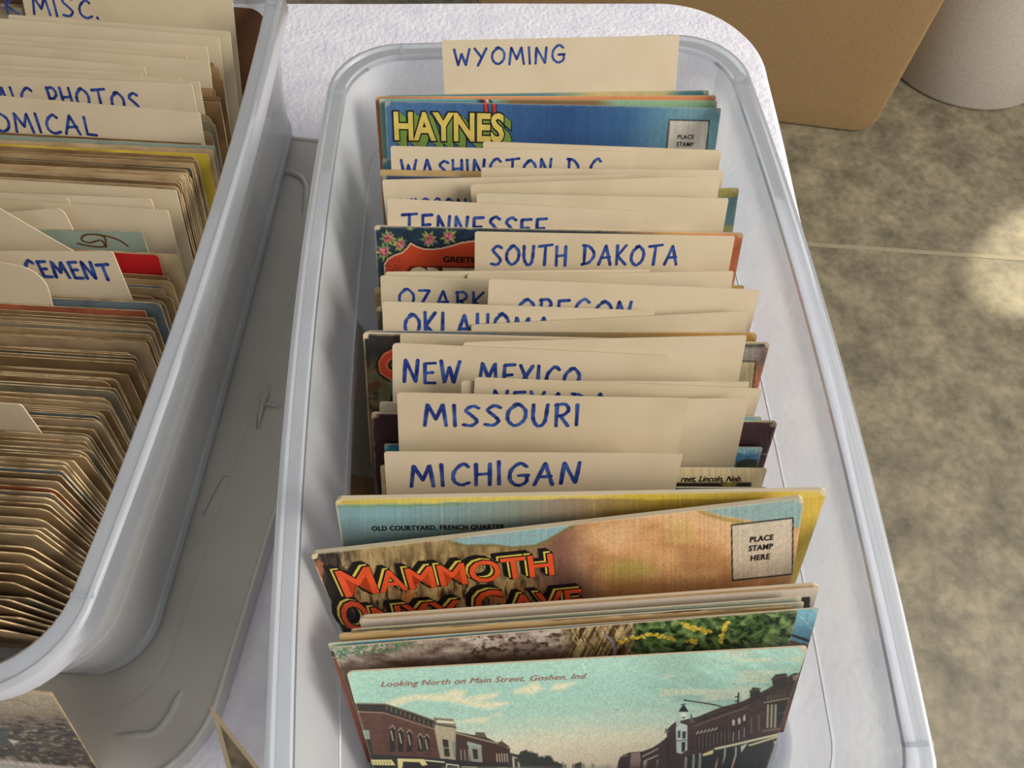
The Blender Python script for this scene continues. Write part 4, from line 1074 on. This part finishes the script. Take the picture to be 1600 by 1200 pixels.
# ------------------------------------------------------------------ the right-hand bin, from back to front
# name, top-left px, top-right px, width in mm (or height of its top edge as 'z..'), keyword settings, label
D_ = 'divider_card'; P_ = 'postcard'; S_ = 'souvenir_folder'
RCARDS = [
 dict(n=D_, a=(690, 63), b=(1062, 55), z=96, lab='tall blank-backed cream divider with WYOMING in blue marker, rearmost in the right bin', txt=[('WYOMING', (711, 102), (881, 97), 26, 1.0)], m=0, rad=.6),
 dict(n=P_, a=(600, 149), b=(1108, 141), z=75, p=p_rows((600, (60, 110, 120)), (850, (62, 112, 122)), (930, (176, 156, 96)), (1040, (160, 150, 90)), (1070, (50, 100, 106)), (1110, (50, 96, 100))), lab='teal and straw coloured postcard right in front of the WYOMING divider'),
 dict(n=S_, a=(586, 151), b=(1119, 149), z=75, p=p_rows((586, (150, 84, 46)), (700, (196, 122, 70)), (960, (190, 116, 64)), (1120, (204, 124, 76))), th=.9, lab='orange-brown souvenir folder standing behind the green one'),
 dict(n=S_, a=(592, 154), b=(1121, 157), z=75, p=p_rows((590, (96, 146, 142)), (740, (70, 130, 140)), (752, (24, 24, 26)), (756, (170, 44, 40)), (760, (200, 190, 170)), (765, (24, 24, 24)), (770, (90, 150, 146)), (800, (110, 84, 50)), (930, (120, 88, 54)), (960, (112, 150, 116)), (1122, (126, 168, 128))), th=.9, lab='pale green souvenir folder peeping out just behind the blue one with yellow letters'),
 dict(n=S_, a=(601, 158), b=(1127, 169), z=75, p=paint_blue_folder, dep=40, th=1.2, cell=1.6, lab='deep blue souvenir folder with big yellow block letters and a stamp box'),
 dict(n=P_, a=(597, 248), b=(1112, 256), z=70, p=p_rows((597, (78, 122, 148)), (700, (70, 112, 140)), (1120, (90, 130, 140))), lab='dull teal postcard whose left end shows beside the WASHINGTON divider'),
 dict(n=D_, a=(755, 221), b=(1128, 235), m=1, lab='blank cream divider behind the WASHINGTON divider, showing at its right'),
 dict(n=D_, a=(610, 228), b=(989, 237), m=0, lab='cream divider with WASHINGTON D.C. in blue marker', txt=[('WASHINGTON D.C.', (628, 279), (946, 278), 29, 1.15)]),
 dict(n=P_, a=(594, 265), b=(1100, 274), z=72, mat='tan', lab='tan postcard with its left corner showing below the WASHINGTON divider'),
 dict(n=P_, a=(597, 274), b=(1108, 285), z=72, p=p_rows((597, (40, 58, 92)), (690, (50, 66, 100)), (760, (90, 90, 90)), (1110, (120, 110, 90))), lab='navy-topped postcard right behind the WISCONSIN divider'),
 dict(n=D_, a=(752, 262), b=(1132, 266), m=2, lab='blank cream divider just in front of the WASHINGTON lettering, reaching far right'),
 dict(n=S_, a=(608, 298), b=(1155, 294), z=74, p=p_rows((600, (120, 120, 60)), (1100, (150, 146, 70)), (1160, (164, 156, 70)), vert=lambda p: (p.put(np.clip((p.y - 307) / 3, 0, 1) * (p.x > 1000), (98, 144, 152)), p.put(np.clip((p.y - 350) / 4, 0, 1) * (p.x > 1000), (160, 158, 96)))), dep=24, th=.8, lab='olive and teal striped folder showing at the right behind the TENNESSEE divider'),
 dict(n=D_, a=(597, 281), b=(983, 272), m=0, lab='cream divider with mostly hidden WISCONSIN in blue marker, behind the TENNESSEE divider', txt=[('WISCONSIN', (627, 333), (772, 331), 22, .9)]),
 dict(n=D_, a=(735, 288), b=(1125, 274), m=1, rad=1.6, lab='blank cream divider with a rounded corner, beside the hidden WISCONSIN lettering'),
 dict(n=D_, a=(745, 302), b=(1139, 310), m=3, lab='blank cream divider directly behind the TENNESSEE divider, showing at right'),
 dict(n=D_, a=(605, 310), b=(1001, 330), m=2, lab='cream divider with TENNESSEE in blue marker, slanting down to the right', txt=[('TENNESSEE', (629, 366), (851, 374), 31, 1.25)]),
 dict(n=S_, a=(585, 353), b=(1162, 365), W=152, p=paint_greetings, dep=34, th=1.3, cell=1.3, lab='dark folder with pink flowers and a red banner, behind the SOUTH DAKOTA divider'),
 dict(n=D_, a=(742, 362), b=(1149, 369), m=1, lab='cream divider with SOUTH DAKOTA in blue marker', txt=[('SOUTH DAKOTA', (768, 414), (1057, 413), 30, 1.15)]),
 dict(n=P_, a=(584, 450), b=(1163, 446), z=70, p=p_rows((584, (142, 120, 70)), (700, (130, 110, 60)), (1100, (206, 150, 60)), (1165, (214, 156, 66))), lab='olive and amber postcard with both ends showing beside the OZARKS divider'),
 dict(n=D_, a=(602, 425), b=(1016, 421), m=0, lab='blank cream divider, top edge just below the red banner folder'),
 dict(n=D_, a=(730, 429), b=(1147, 424), m=2, lab='blank cream divider with its top right below the SOUTH DAKOTA lettering'),
 dict(n=D_, a=(594, 431), b=(1010, 445), m=3, lab='cream divider with OZARKS in blue marker', txt=[('OZARKS', (624, 479), (782, 484), 27, 1.0)]),
 dict(n=P_, a=(588, 480), b=(1150, 486), z=66, p=p_rows((588, (66, 70, 50)), (1150, (80, 80, 60))), lab='dark olive postcard behind the OKLAHOMA divider, left end showing'),
 dict(n=D_, a=(764, 436), b=(1188, 453), m=2, lab='cream divider with OREGON in blue marker, right of the OZARKS lettering', txt=[('OREGON', (809, 497), (982, 500), 30, 1.2)]),
 dict(n=D_, a=(597, 471), b=(1023, 486), m=0, rad=1.2, lab='cream divider with OKLAHOMA in blue marker', txt=[('OKLAHOMA', (633, 523), (858, 530), 35, 1.25)]),
 dict(n=D_, a=(736, 508), b=(1170, 486), m=3, lab='blank cream divider tilted up to the right over the OKLAHOMA lettering'),
 dict(n=P_, a=(570, 517), b=(1184, 520), z=68, p=p_rows((570, (92, 112, 124)), (600, (70, 100, 120)), (1100, (170, 120, 50)), (1185, (180, 128, 56))), rad=2.0, wear=1, lab='worn blue and amber postcard right behind the black folder'),
 dict(n=S_, a=(567, 521), b=(1203, 537), W=152, p=paint_black_folder, dep=36, th=1.3, cell=1.6, lab='black souvenir folder with an orange-red letter C at its left end'),
 dict(n=D_, a=(625, 521), b=(1050, 536), m=1, lab='blank cream divider, thin strip showing just above the NEW MEXICO divider'),
 dict(n=D_, a=(724, 535), b=(1167, 524), m=0, lab='blank cream divider behind NEW MEXICO, tilted slightly up to the right'),
 dict(n=D_, a=(613, 536), b=(1050, 557), m=2, rad=1.6, lab='cream divider with NEW MEXICO in blue marker', txt=[('NEW MEXICO', (632, 596), (902, 607), 33, 1.3)]),
 dict(n=D_, a=(721, 595), b=(1171, 597), m=3, lab='blank cream divider directly behind the NEVADA divider'),
 dict(n=D_, a=(742, 590), b=(1191, 608), m=1, lab='cream divider with mostly hidden NEVADA in blue marker, behind MISSOURI', txt=[('NEVADA', (770, 636), (946, 641), 26, 1.2)]),
 dict(n=P_, a=(593, 628), b=(1191, 652), z=70, p=p_rows((593, (170, 160, 136)), (700, (160, 150, 120)), (1100, (110, 160, 168)), (1192, (120, 168, 176))), lab='cream and teal postcard right behind the maroon folder'),
 dict(n=S_, a=(580, 646), b=(1215, 660), W=146, p=paint_maroon, dep=34, th=1.2, rad=1.2, lab='dark maroon souvenir folder with worn white corners'),
 dict(n=P_, a=(600, 694), b=(1192, 699), z=67, p=paint_lake, dep=20, lab='blue lake-view postcard whose ends show beside the MISSOURI divider'),
 dict(n=D_, a=(740, 630), b=(1170, 622), m=0, lab='blank grey-cream divider standing behind MISSOURI, showing at its right'),
 dict(n=D_, a=(620, 614), b=(1077, 623), m=1, lab='cream divider with MISSOURI in blue marker', txt=[('MISSOURI', (664, 664), (902, 664), 33, 1.3)]),
 dict(n=P_, a=(594, 728), b=(1199, 732), z=66, p=paint_lincoln, dep=16, lab='cream linen postcard with a printed street caption ending in Neb.', pr=[('reet, Lincoln, Neb.', (1064, 752), (1158, 752), 8.5, 'black', .022, .25, 1.0)]),
 dict(n=P_, a=(596, 760), b=(1199, 762), z=64, p=p_rows((596, (190, 170, 120)), (700, (60, 80, 90)), (1000, (60, 86, 94)), (1200, (110, 150, 156))), lab='blue-edged postcard right behind the MICHIGAN divider'),
 dict(n=D_, a=(600, 706), b=(1067, 710), m=2, lab='cream divider with MICHIGAN in blue marker, nearest of the dividers', txt=[('MICHIGAN', (643, 760), (902, 756), 34, 1.35)]),
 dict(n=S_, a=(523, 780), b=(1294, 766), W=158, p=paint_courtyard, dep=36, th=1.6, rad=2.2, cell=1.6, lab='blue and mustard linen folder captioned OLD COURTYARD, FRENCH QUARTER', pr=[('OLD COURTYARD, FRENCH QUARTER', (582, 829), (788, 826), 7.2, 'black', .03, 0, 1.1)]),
 dict(n=S_, a=(485, 866), b=(1257, 778), W=158, p=paint_cave, dep=46, th=1.6, rad=1.8, cell=1.5, lab='cave souvenir folder with red block letters and a PLACE STAMP HERE box'),
 dict(n=P_, a=(560, 965), b=(1281, 913), z=76, p=paint_white_border, dep=14, th=1.0, rad=2.4, lab='white-bordered postcard standing in front of the cave folder'),
 dict(n=P_, a=(548, 984), b=(1252, 933), z=76, p=p_rows((548, (150, 150, 120)), (800, (110, 116, 96)), (1252, (146, 156, 138))), lab='grey-green topped postcard, third in front of the cave folder'),
 dict(n=P_, a=(545, 990), b=(1257, 941), z=76, p=p_rows((548, (170, 150, 110)), (1030, (150, 156, 140)), (1056, (60, 46, 38)), (1090, (60, 46, 38)), (1100, (150, 156, 140)), (1256, (160, 164, 148))), lab='pale green postcard with a dark patch on its top edge'),
 dict(n=P_, a=(529, 991), b=(1238, 948), z=76, mat='tan', th=.5, lab='tan postcard back, highest at left just behind the blue-sky building postcard'),
 dict(n=P_, a=(512, 1006), b=(1280, 950), z=77, p=paint_bricks, dep=52, rad=.8, lab='wide postcard of a brick building under blue sky, ends showing behind the garden card'),
 dict(n=P_, a=(519, 1012), b=(1247, 953), z=78, p=paint_garden, dep=30, rad=.7, cell=1.4, lab='colour photo postcard of garden soil and yellow-flowered plants'),
 dict(n=P_, a=(541, 1050), b=(1263, 1010), z=79, p=paint_street, dep=64, th=.5, rad=2.0, cell=1.15, lab='old street-scene postcard of Goshen, nearest card in the right bin', pr=[('Looking North on Main Street, Goshen, Ind.', (596, 1073), (917, 1060), 8.5, 'redink', .0, .35, 1.03)]),
]

def z_of(W, a, b):
    d = W * FPX / math.hypot(b[0] - a[0], b[1] - a[1])
    dr = ray((a[0] + b[0]) / 2, (a[1] + b[1]) / 2)
    return CAMP[2] + dr[2] * d

def pav(vals):
    """non-increasing fit"""
    bl = []
    for v in vals:
        bl.append([v, 1])
        while len(bl) > 1 and bl[-2][0] < bl[-1][0]:
            v2, n2 = bl.pop(); v1, n1 = bl.pop()
            bl.append([(v1 * n1 + v2 * n2) / (n1 + n2), n1 + n2])
    out = []
    for v, n in bl: out += [v] * n
    return out

def stations(cards, fr, gap, wdiv=102):
    st = []; cum = []; c = 0
    for cd in cards:
        zt = cd.get('z') or z_of(cd.get('W', wdiv), cd['a'], cd['b'])
        st.append(fr.st_of((cd['a'][0] + cd['b'][0]) / 2, (cd['a'][1] + cd['b'][1]) / 2, zt))
        cum.append(c); c += cd.get('th', .4) + gap
    st = [s + c_ for s, c_ in zip(st, cum)]
    return [s - c_ for s, c_ in zip(pav(st), cum)]

PRM = {'black': M_BLACK, 'redink': M_REDINK}
RST = stations(RCARDS, RB, 0.55)
RC = {}
for k, (cd, st) in enumerate(zip(RCARDS, RST)):
    isd = cd['n'] == D_
    mt = M_DIV[cd['m']] if 'm' in cd else M_TAN if cd.get('mat') == 'tan' else M_DIV[0]
    c = Card(RB, st, cd['n'], cd['a'], cd['b'], th=cd.get('th', .4), rad=cd.get('rad', .9), bow=rnd.uniform(-.35, .35) if isd else 0, mat=mt,
             painter=cd.get('p'), depth=cd.get('dep', 14), cell=cd.get('cell', 2.2))
    if DEBUG: print('%-60s st %.1f ztop %.1f W %.1f L %.1f' % (cd['lab'][:60], st, c.p3(c.W / 2, 0.0)[2], c.W, c.L))
    tag(c.ob, cd['lab'], {'divider_card': 'divider card', 'postcard': 'postcard', 'souvenir_folder': 'postcard folder'}[cd['n']],
        {'divider_card': 'handwritten dividers in the right bin', 'postcard': 'postcards in the right bin', 'souvenir_folder': 'souvenir folders in the right bin'}[cd['n']])
    for i, (t, p0, p1, cap, w) in enumerate(cd.get('txt', [])): handwrite(c, t, p0, p1, cap, w, seed=k)
    for (t, p0, p1, cap, mm, bo, sh, spc) in cd.get('pr', []): print_text(c, t, p0, p1, cap, PRM[mm], bold=bo, shear=sh, space=spc, name='caption')
    RC[k] = c
def find(txt): return next(RC[k] for k, cd in enumerate(RCARDS) if txt in cd['lab'])

c = find('deep blue')
ext = [(1, .045, .0 + i * 1.15, 0.9 * i) for i in range(10, 0, -1)]
print_text(c, 'HAYNES', (618, 217), (786, 220), 42, [M_BLACK, M_GREENP, M_HYEL], layers=[(0, .07, 12, 9.5), (0, .07, 6, 5)] + ext + [(0, .07, 0, 0), (2, .03, 0, 0)], off=.06)
print_text(c, 'PLACE', (1059, 217), (1084, 217), 6.5, M_BLACK, bold=.02, space=1.1)
print_text(c, 'STAMP', (1057, 228), (1083, 229), 6.5, M_BLACK, bold=.02, space=1.1)
c = find('pink flowers')
print_text(c, 'GREETINGS', (693, 409), (768, 411), 8.5, M_BLACK, bold=.035)
print_text(c, 'GREETINGS', (640, 450), (840, 454), 31, [M_CREAMP], bold=.06)
c = find('cave souvenir')
LY = [(0, .055, -6, -6.5), (0, .055, -3.5, -4), (0, .055, -1, -1), (1, .03, -2.2, -2.4), (0, .042, 0.4, .4), (2, .016, 1, 1)]
MM = [M_BLACK, M_YELLOWP, M_ORANGE]
print_text(c, 'M', (540, 931), (590, 924), 42, MM, layers=LY, space=1.0)
print_text(c, 'AMMOTH', (594, 924), (864, 896), 33, MM, layers=LY, space=1.0)
print_text(c, 'O', (540, 985), (580, 982), 47, MM, layers=LY)
print_text(c, 'NYX', (588, 980), (722, 968), 33, MM, layers=LY)
print_text(c, 'C', (747, 967), (790, 962), 44, MM, layers=LY)
print_text(c, 'AVE', (798, 962), (909, 951), 33, MM, layers=LY)
for t, p0, p1 in (('PLACE', (1172, 847), (1208, 843)), ('STAMP', (1170, 861), (1207, 857)), ('HERE', (1173, 876), (1202, 873))):
    print_text(c, t, p0, p1, 8.2, M_BLACK, bold=.03, space=1.1)

# a postcard on edge along the bin's left wall
ptop = [at(556, 504, 36.0), at(547, 800, 36.0)]
e = (ptop[1] - ptop[0]); e /= np.linalg.norm(e)
sd = np.array([-e[1], e[0], 0]); dn = np.array([0, 0, -1.0]) * .985 + sd * .17
nn = np.cross(e, dn); q0 = ptop[0] - e * 2
V = [q0, q0 + e * 92, q0 + e * 92 + dn * 32, q0 + dn * 32]
V += [v - nn * .5 for v in V]
o_ = mesh_obj('postcard', V, [(0, 3, 2, 1), (4, 5, 6, 7), (0, 1, 5, 4), (1, 2, 6, 5), (2, 3, 7, 6), (3, 0, 4, 7)], M_OLD[1], origin=V[3])
tag(o_, 'tan postcard standing lengthwise against the left wall of the right bin', 'postcard')

# ------------------------------------------------------------------ the left-hand bin, from back to front
LCARDS = [
 dict(n=P_, a=(0, -12), b=(414, 14), W=140, z=82, mat='brown', rad=8, lab='dark brown round-cornered card, rearmost in the left bin'),
 dict(n=D_, a=(0, -37), b=(362, -10), m=1, lab='cream divider ending in MISC. in blue marker, at the back of the left bin', txt=[('OK', (-22, 21), (29, 22), 28, 1.0), ('MISC.', (54, 23), (155, 29), 28, 1.1)]),
 dict(n=D_, a=(5, 22), b=(359, 49), m=3, lab='blank cream divider directly in front of the MISC. divider'),
 dict(n=D_, a=(0, 29), b=(342, 57), m=0, lab='blank cream divider, second in front of the MISC. divider'),
 dict(n=D_, a=(0, 54), b=(323, 72), m=2, lab='blank cream divider, third in front of the MISC. divider'),
 dict(n=D_, a=(0, 62), b=(292, 86), m=1, lab='blank cream divider, fourth in front of the MISC. divider'),
 dict(n=D_, a=(0, 70), b=(326, 95), m=3, lab='blank cream divider, fifth in front of the MISC. divider, reaching furthest right of its neighbours'),
 dict(n=D_, a=(0, 85), b=(226, 104), m=2, lab='short-reaching blank divider with a bent white corner, fifth behind COMIC PHOTOS'),
 dict(n=D_, a=(0, 102), b=(222, 115), m=0, lab='short-reaching blank cream divider, fourth behind COMIC PHOTOS'),
 dict(n=D_, a=(0, 110), b=(283, 122), m=1, lab='blank cream divider, second behind COMIC PHOTOS'),
 dict(n=D_, a=(0, 113), b=(311, 127), m=3, lab='blank cream divider directly behind the COMIC PHOTOS divider'),
 dict(n=D_, a=(0, 118), b=(300, 131), m=2, lab='cream divider with COMIC PHOTOS in blue marker', txt=[('COMIC', (-70, 164), (56, 168), 29, 1.15), ('PHOTOS', (80, 167), (219, 174), 30, 1.2)]),
 dict(n=D_, a=(0, 150), b=(312, 176), m=0, lab='cream divider with COMICAL in blue marker', txt=[('COMICAL', (-34, 203), (151, 211), 27, 1.2)]),
 dict(n=P_, a=(0, 211), b=(335, 228), W=140, mat='sage', lab='grey-green postcard first in front of the COMICAL divider'),
 dict(n=P_, a=(0, 218), b=(332, 234), W=140, mat='oldc', lab='cream postcard second in front of the COMICAL divider'),
 dict(n=P_, a=(0, 225), b=(325, 241), W=140, mat='yellow', lab='yellow-topped postcard in front of the COMICAL divider'),
 dict(n=D_, a=(0, 281), b=(275, 297), m=1, lab='tall blank cream divider, rearmost of the three midway along the left bin'),
 dict(n=D_, a=(0, 302), b=(236, 311), m=0, lab='blank cream divider, in front of the tall one and behind the sage card'),
 dict(n=D_, a=(0, 303), b=(107, 310), m=3, lab='blank cream divider behind the curling white one, ending short at right'),
 dict(n=P_, a=(200, 325), b=(262, 329), W=120, z=88, mat='divp', lab='small cream card beside the tall blank dividers, above the amber edge'),
 dict(n=D_, a=(0, 333), b=(97, 325), m=0, rad=3, lab='white-lit divider with a cut corner, behind the slanting one'),
 dict(n=P_, a=(105, 360), b=(221, 362), W=60, mat='sage', z=84, lab='small sage green card with a brown pencil loop'),
 dict(n=P_, a=(200, 394), b=(276, 398), W=140, mat='oldc', z=82, lab='tan postcard at right of the red card edge'),
 dict(n=P_, a=(150, 393), b=(247, 399), W=130, mat='red', z=82, lab='bright red card edge behind the CEMENT divider'),
 dict(n=D_, a=(0, 326), b=(119, 395), m=3, W=46, z=88, lab='blank divider slanting steeply down to the right behind CEMENT'),
 dict(n=D_, a=(0, 393), b=(176, 393), m=2, lab='cream divider ending in CEMENT in thick blue marker', txt=[('CEMENT', (46, 432), (178, 437), 25, 1.4)], z=92),
 dict(n=D_, a=(0, 410), b=(68, 422), m=1, rad=9, z=91, lab='blank cream divider with a curled corner, overlapping the CEMENT divider'),
 dict(n=D_, a=(0, 630), b=(33, 632), m=0, z=96, lab='lone blank cream divider standing tall near the front of the left bin'),
 dict(n=P_, a=(0, 727), b=(97, 734), W=140, mat='greyc', rad=9, z=86, lab='grey round-cornered card just in front of the lone blank divider'),
]
for cd in LCARDS:
    if 'z' not in cd: cd['z'] = 93 if cd['n'] == D_ else 86
LST = stations(LCARDS, LB, 0.75)
LM = {'brown': M_BROWN, 'sage': M_SAGE, 'oldc': M_OLD[2], 'yellow': M_YEL, 'divp': M_DIV[1], 'red': M_RED, 'greyc': M_DARKC[1]}
LC = []
for k, (cd, st) in enumerate(zip(LCARDS, LST)):
    isd = cd['n'] == D_
    mt = M_DIV[cd['m']] if 'm' in cd else LM[cd['mat']]
    c = Card(LB, st, cd['n'], cd['a'], cd['b'], W=cd.get('W', 102), th=.4, rad=cd.get('rad', 1.0), bow=rnd.uniform(-.3, .3), mat=mt)
    if DEBUG: print('L %-60s st %.1f ztop %.1f L %.1f' % (cd['lab'][:60], st, c.p3(c.W, 0.0)[2], c.L))
    tag(c.ob, cd['lab'], 'divider card' if isd else 'postcard', 'dividers in the left bin' if isd else 'odd postcards in the left bin')
    for i, (t, p0, p1, cap, w) in enumerate(cd.get('txt', [])): handwrite(c, t, p0, p1, cap, w, seed=k + 50)
    if 'pencil loop' in cd['lab']:
        st_ = [(122, 380), (140, 384), (163, 385), (158, 375), (140, 379), (128, 374), (133, 367), (150, 366), (164, 371), (166, 386)]
        st2 = [(150, 366), (172, 370), (188, 376), (200, 384)]
        S_uv = []
        for q in (st_, st2):
            u, v = c.uv([a for a, _ in q], [b_ for _, b_ in q]); S_uv.append(catmull(list(zip(u, v))))
        ink_strokes(c, S_uv, .7, M_BROWNINK)
    LC.append((st, c))

# the old postcards between the dividers, every one its own object
SEC = [  # from station, to station, group, label, chance of odd colours
 ('old postcards among the far dividers of the left bin', 'worn old postcard standing among the close-set dividers behind the COMICAL divider'),
 ('old postcards in front of the COMICAL divider', 'worn old postcard packed between the COMICAL divider and the tall blank dividers'),
 ('old postcards behind the CEMENT divider', 'worn old postcard packed between the tall blank dividers and the CEMENT divider'),
 ('old postcards in front of the CEMENT divider', 'worn old postcard packed between the CEMENT divider and the lone blank divider'),
 ('old postcards at the near end of the left bin', 'worn old postcard packed in the near end, in front of the lone blank divider'),
]
def lst(txt): return next(s for s, (cd) in zip(LST, LCARDS) if txt in cd['lab'])
cuts = [lst('rearmost in the left bin') + 4, lst('with COMICAL'), lst('rearmost of the three'), lst('ending in CEMENT'), lst('lone blank'), -148]
taken = sorted(LST)
PXS = [(150, 340), (220, 318), (300, 296), (430, 268), (520, 232), (600, 182), (700, 132), (810, 106), (900, 76), (1000, 32), (1060, 0)]
STY = np.array(sorted([(100, 14), (86, 28), (85.6, 62), (63.6, 72), (63.4, 80), (46.5, 132), (32, 176), (19.7, 226), (19.5, 224), (7.2, 240), (6.8, 244), (-18.4, 292), (-18.6, 400), (-34, 412), (-46, 470),
                       (-51.6, 478), (-52, 487), (-104, 700), (-118, 735), (-130, 835), (-149, 1045)])).T
s_ = cuts[0]; npc = 0
while s_ > cuts[-1]:
    step = rnd.choice([.75, .85, .95, 1.1, 1.1, 1.3, 1.7]) * (1.25 if s_ > cuts[1] else 1.2 if s_ < -60 else 1.0)
    s_ -= step
    if min(abs(s_ - t) for t in taken) < .62: continue
    kk = next(i for i in range(5) if s_ > cuts[i + 1] or i == 4)
    pl = LB.plane(s_); o, ex, t, n = pl
    # the row of right-hand top corners seen in the photograph gives each card's height and right end
    yr = float(np.interp(s_, STY[0], STY[1])) + rnd.gauss(0, 3.0) + (rnd.uniform(4, 14) if rnd.random() < .15 else 0)
    xr_ = float(np.interp(yr, [p_[0] for p_ in PXS], [p_[1] for p_ in PXS])) + rnd.gauss(0, 7)
    (au,), (L,) = on_plane(pl, [xr_], [yr])
    if L < 52: continue
    L = min(L, 90.0)
    lim = 78.0 if s_ > -128 else 57 + math.sqrt(max(21 ** 2 - (-128 - s_) ** 2, 0))
    au = min(au, lim)
    tl = project(o + ex * (au - 140) + t * (L + rnd.gauss(0, .9))); tr = project(o + ex * au + t * L)
    r_ = rnd.random()
    mt = rnd.choice(M_DARKC) if r_ < .10 else M_RED if r_ < .115 else rnd.choice(M_OLD)
    c = Card(LB, s_, 'postcard', tl, tr, th=rnd.uniform(.36, .5), rad=rnd.choice([.8, 1.2, 2, 3]), bow=rnd.uniform(-.22, .22), mat=mt, nu=4)
    g, l = SEC[kk]
    tag(c.ob, l, 'postcard', g)
    npc += 1
if DEBUG: print('old postcards', npc, cuts)

# ------------------------------------------------------------------ loose photographs in front of the bins
def paint_shore(x, y):
    p = Paint(x, y, (150, 136, 110))
    p.c = p.ramp(y + 10 * (fbm(x, y, 40, 12, 4) - .5), [(1075, (176, 160, 128)), (1105, (150, 134, 104)), (1122, (130, 114, 88)), (1135, (84, 74, 60)), (1180, (76, 66, 54))])
    p.put(np.clip((fbm(x, y, 16, 4, 9, 4) - .5) * 7, 0, .85) * np.clip((y - 1112) / 18, 0, 1), (44, 38, 32)); p.put(np.clip((fbm(x, y, 9, 2.5, 19, 3) - .58) * 8, 0, .8) * np.clip((y - 1120) / 16, 0, 1), (150, 136, 110))
    p.line([(0, 1093), (30, 1094), (64, 1108), (82, 1126)], 1.2, (104, 92, 70), .6); p.poly([(-20, 1138), (10, 1140), (16, 1165), (-20, 1165)], (66, 76, 70), 3, .8); p.poly([(12, 1155), (32, 1158), (22, 1162), (26, 1168)], (196, 184, 156))
    p.put(np.clip((y - 1184 - .12 * x) / 3, 0, 1), (196, 180, 168)); p.grain(.18, 2, 2); p.wear = .4
    return p
SF = Frame(-140, 24 - 0, 7.2, math.radians(-4), [(-50, 24), (50, 24)])
stn = SF.st_of(60, 1081, 60)
c = Card(SF, stn, 'photograph', (-190, 1057), (80, 1083), th=.5, rad=.8, mat=M_TAN, painter=paint_shore, depth=50, cell=2.0)
tag(c.ob, 'sepia shore photograph leaning below the near end of the packed bin', 'photograph')
A0 = np.array(at(328, 1103, 42.0)); B0 = np.array(at(368, 1252, 20.0)); C0 = np.array(at(452, 1262, 20.0))
D0 = B0 + C0 - A0
def quad_card(name, P, th, mats, painter, label, cat):
    P = [np.array(p_) for p_ in P]; nn = np.cross(P[1] - P[0], P[3] - P[0]); nn /= np.linalg.norm(nn)
    if nn @ (CAMP - P[0]) < 0: nn = -nn
    N = 60; t = np.linspace(0, 1, N); S, T = np.meshgrid(t, t)
    G = ((1 - S) * (1 - T))[..., None] * P[0] + (S * (1 - T))[..., None] * P[1] + (S * T)[..., None] * P[2] + ((1 - S) * T)[..., None] * P[3]
    G = G.reshape(-1, 3); idx = np.arange(N * N).reshape(N, N)
    F = np.stack([idx[:-1, :-1], idx[1:, :-1], idx[1:, 1:], idx[:-1, 1:]], -1).reshape(-1, 4).tolist()
    b = len(G); V = np.concatenate([G, [p_ - nn * th for p_ in P]]); fm = [1] * len(F)
    cn = [0, N - 1, N * N - 1, N * N - N]; rows = [idx[0, :], idx[:, -1], idx[-1, ::-1], idx[::-1, 0]]
    for k in range(4):
        F.append([int(i) for i in rows[k]] + [b + (k + 1) % 4, b + k]); fm.append(0)
    F.append([b, b + 1, b + 2, b + 3]); fm.append(0)
    o = mesh_obj(name, V, F, mats, fmat=fm, origin=P[2])
    x, y = project(G); pt = painter(x, y, S.ravel(), T.ravel())
    cols = np.ones((len(V), 4)); cols[:b, :3] = lin(np.clip(pt, 0, 255), PK)
    o.data.color_attributes.new('print', 'FLOAT_COLOR', 'POINT').data.foreach_set('color', cols.astype(np.float32).ravel())
    return tag(o, label, cat)
def pt_sepia(x, y, S, T):
    e = np.minimum(np.minimum(S, 1 - S), np.minimum(T, 1 - T))
    c = 70 + 70 * fbm(x, y, 14, 10, 5, 4)
    c = np.stack([c, c * .88, c * .7], 1)
    m = (e < .09)[:, None]
    return np.where(m, np.array([[176, 158, 128]]), c)
quad_card('photograph', [A0, B0, D0, C0], .4, [M_TAN, M_PRINT], pt_sepia, 'sepia photograph propped corner-up between the grey lid and the right bin', 'photograph')
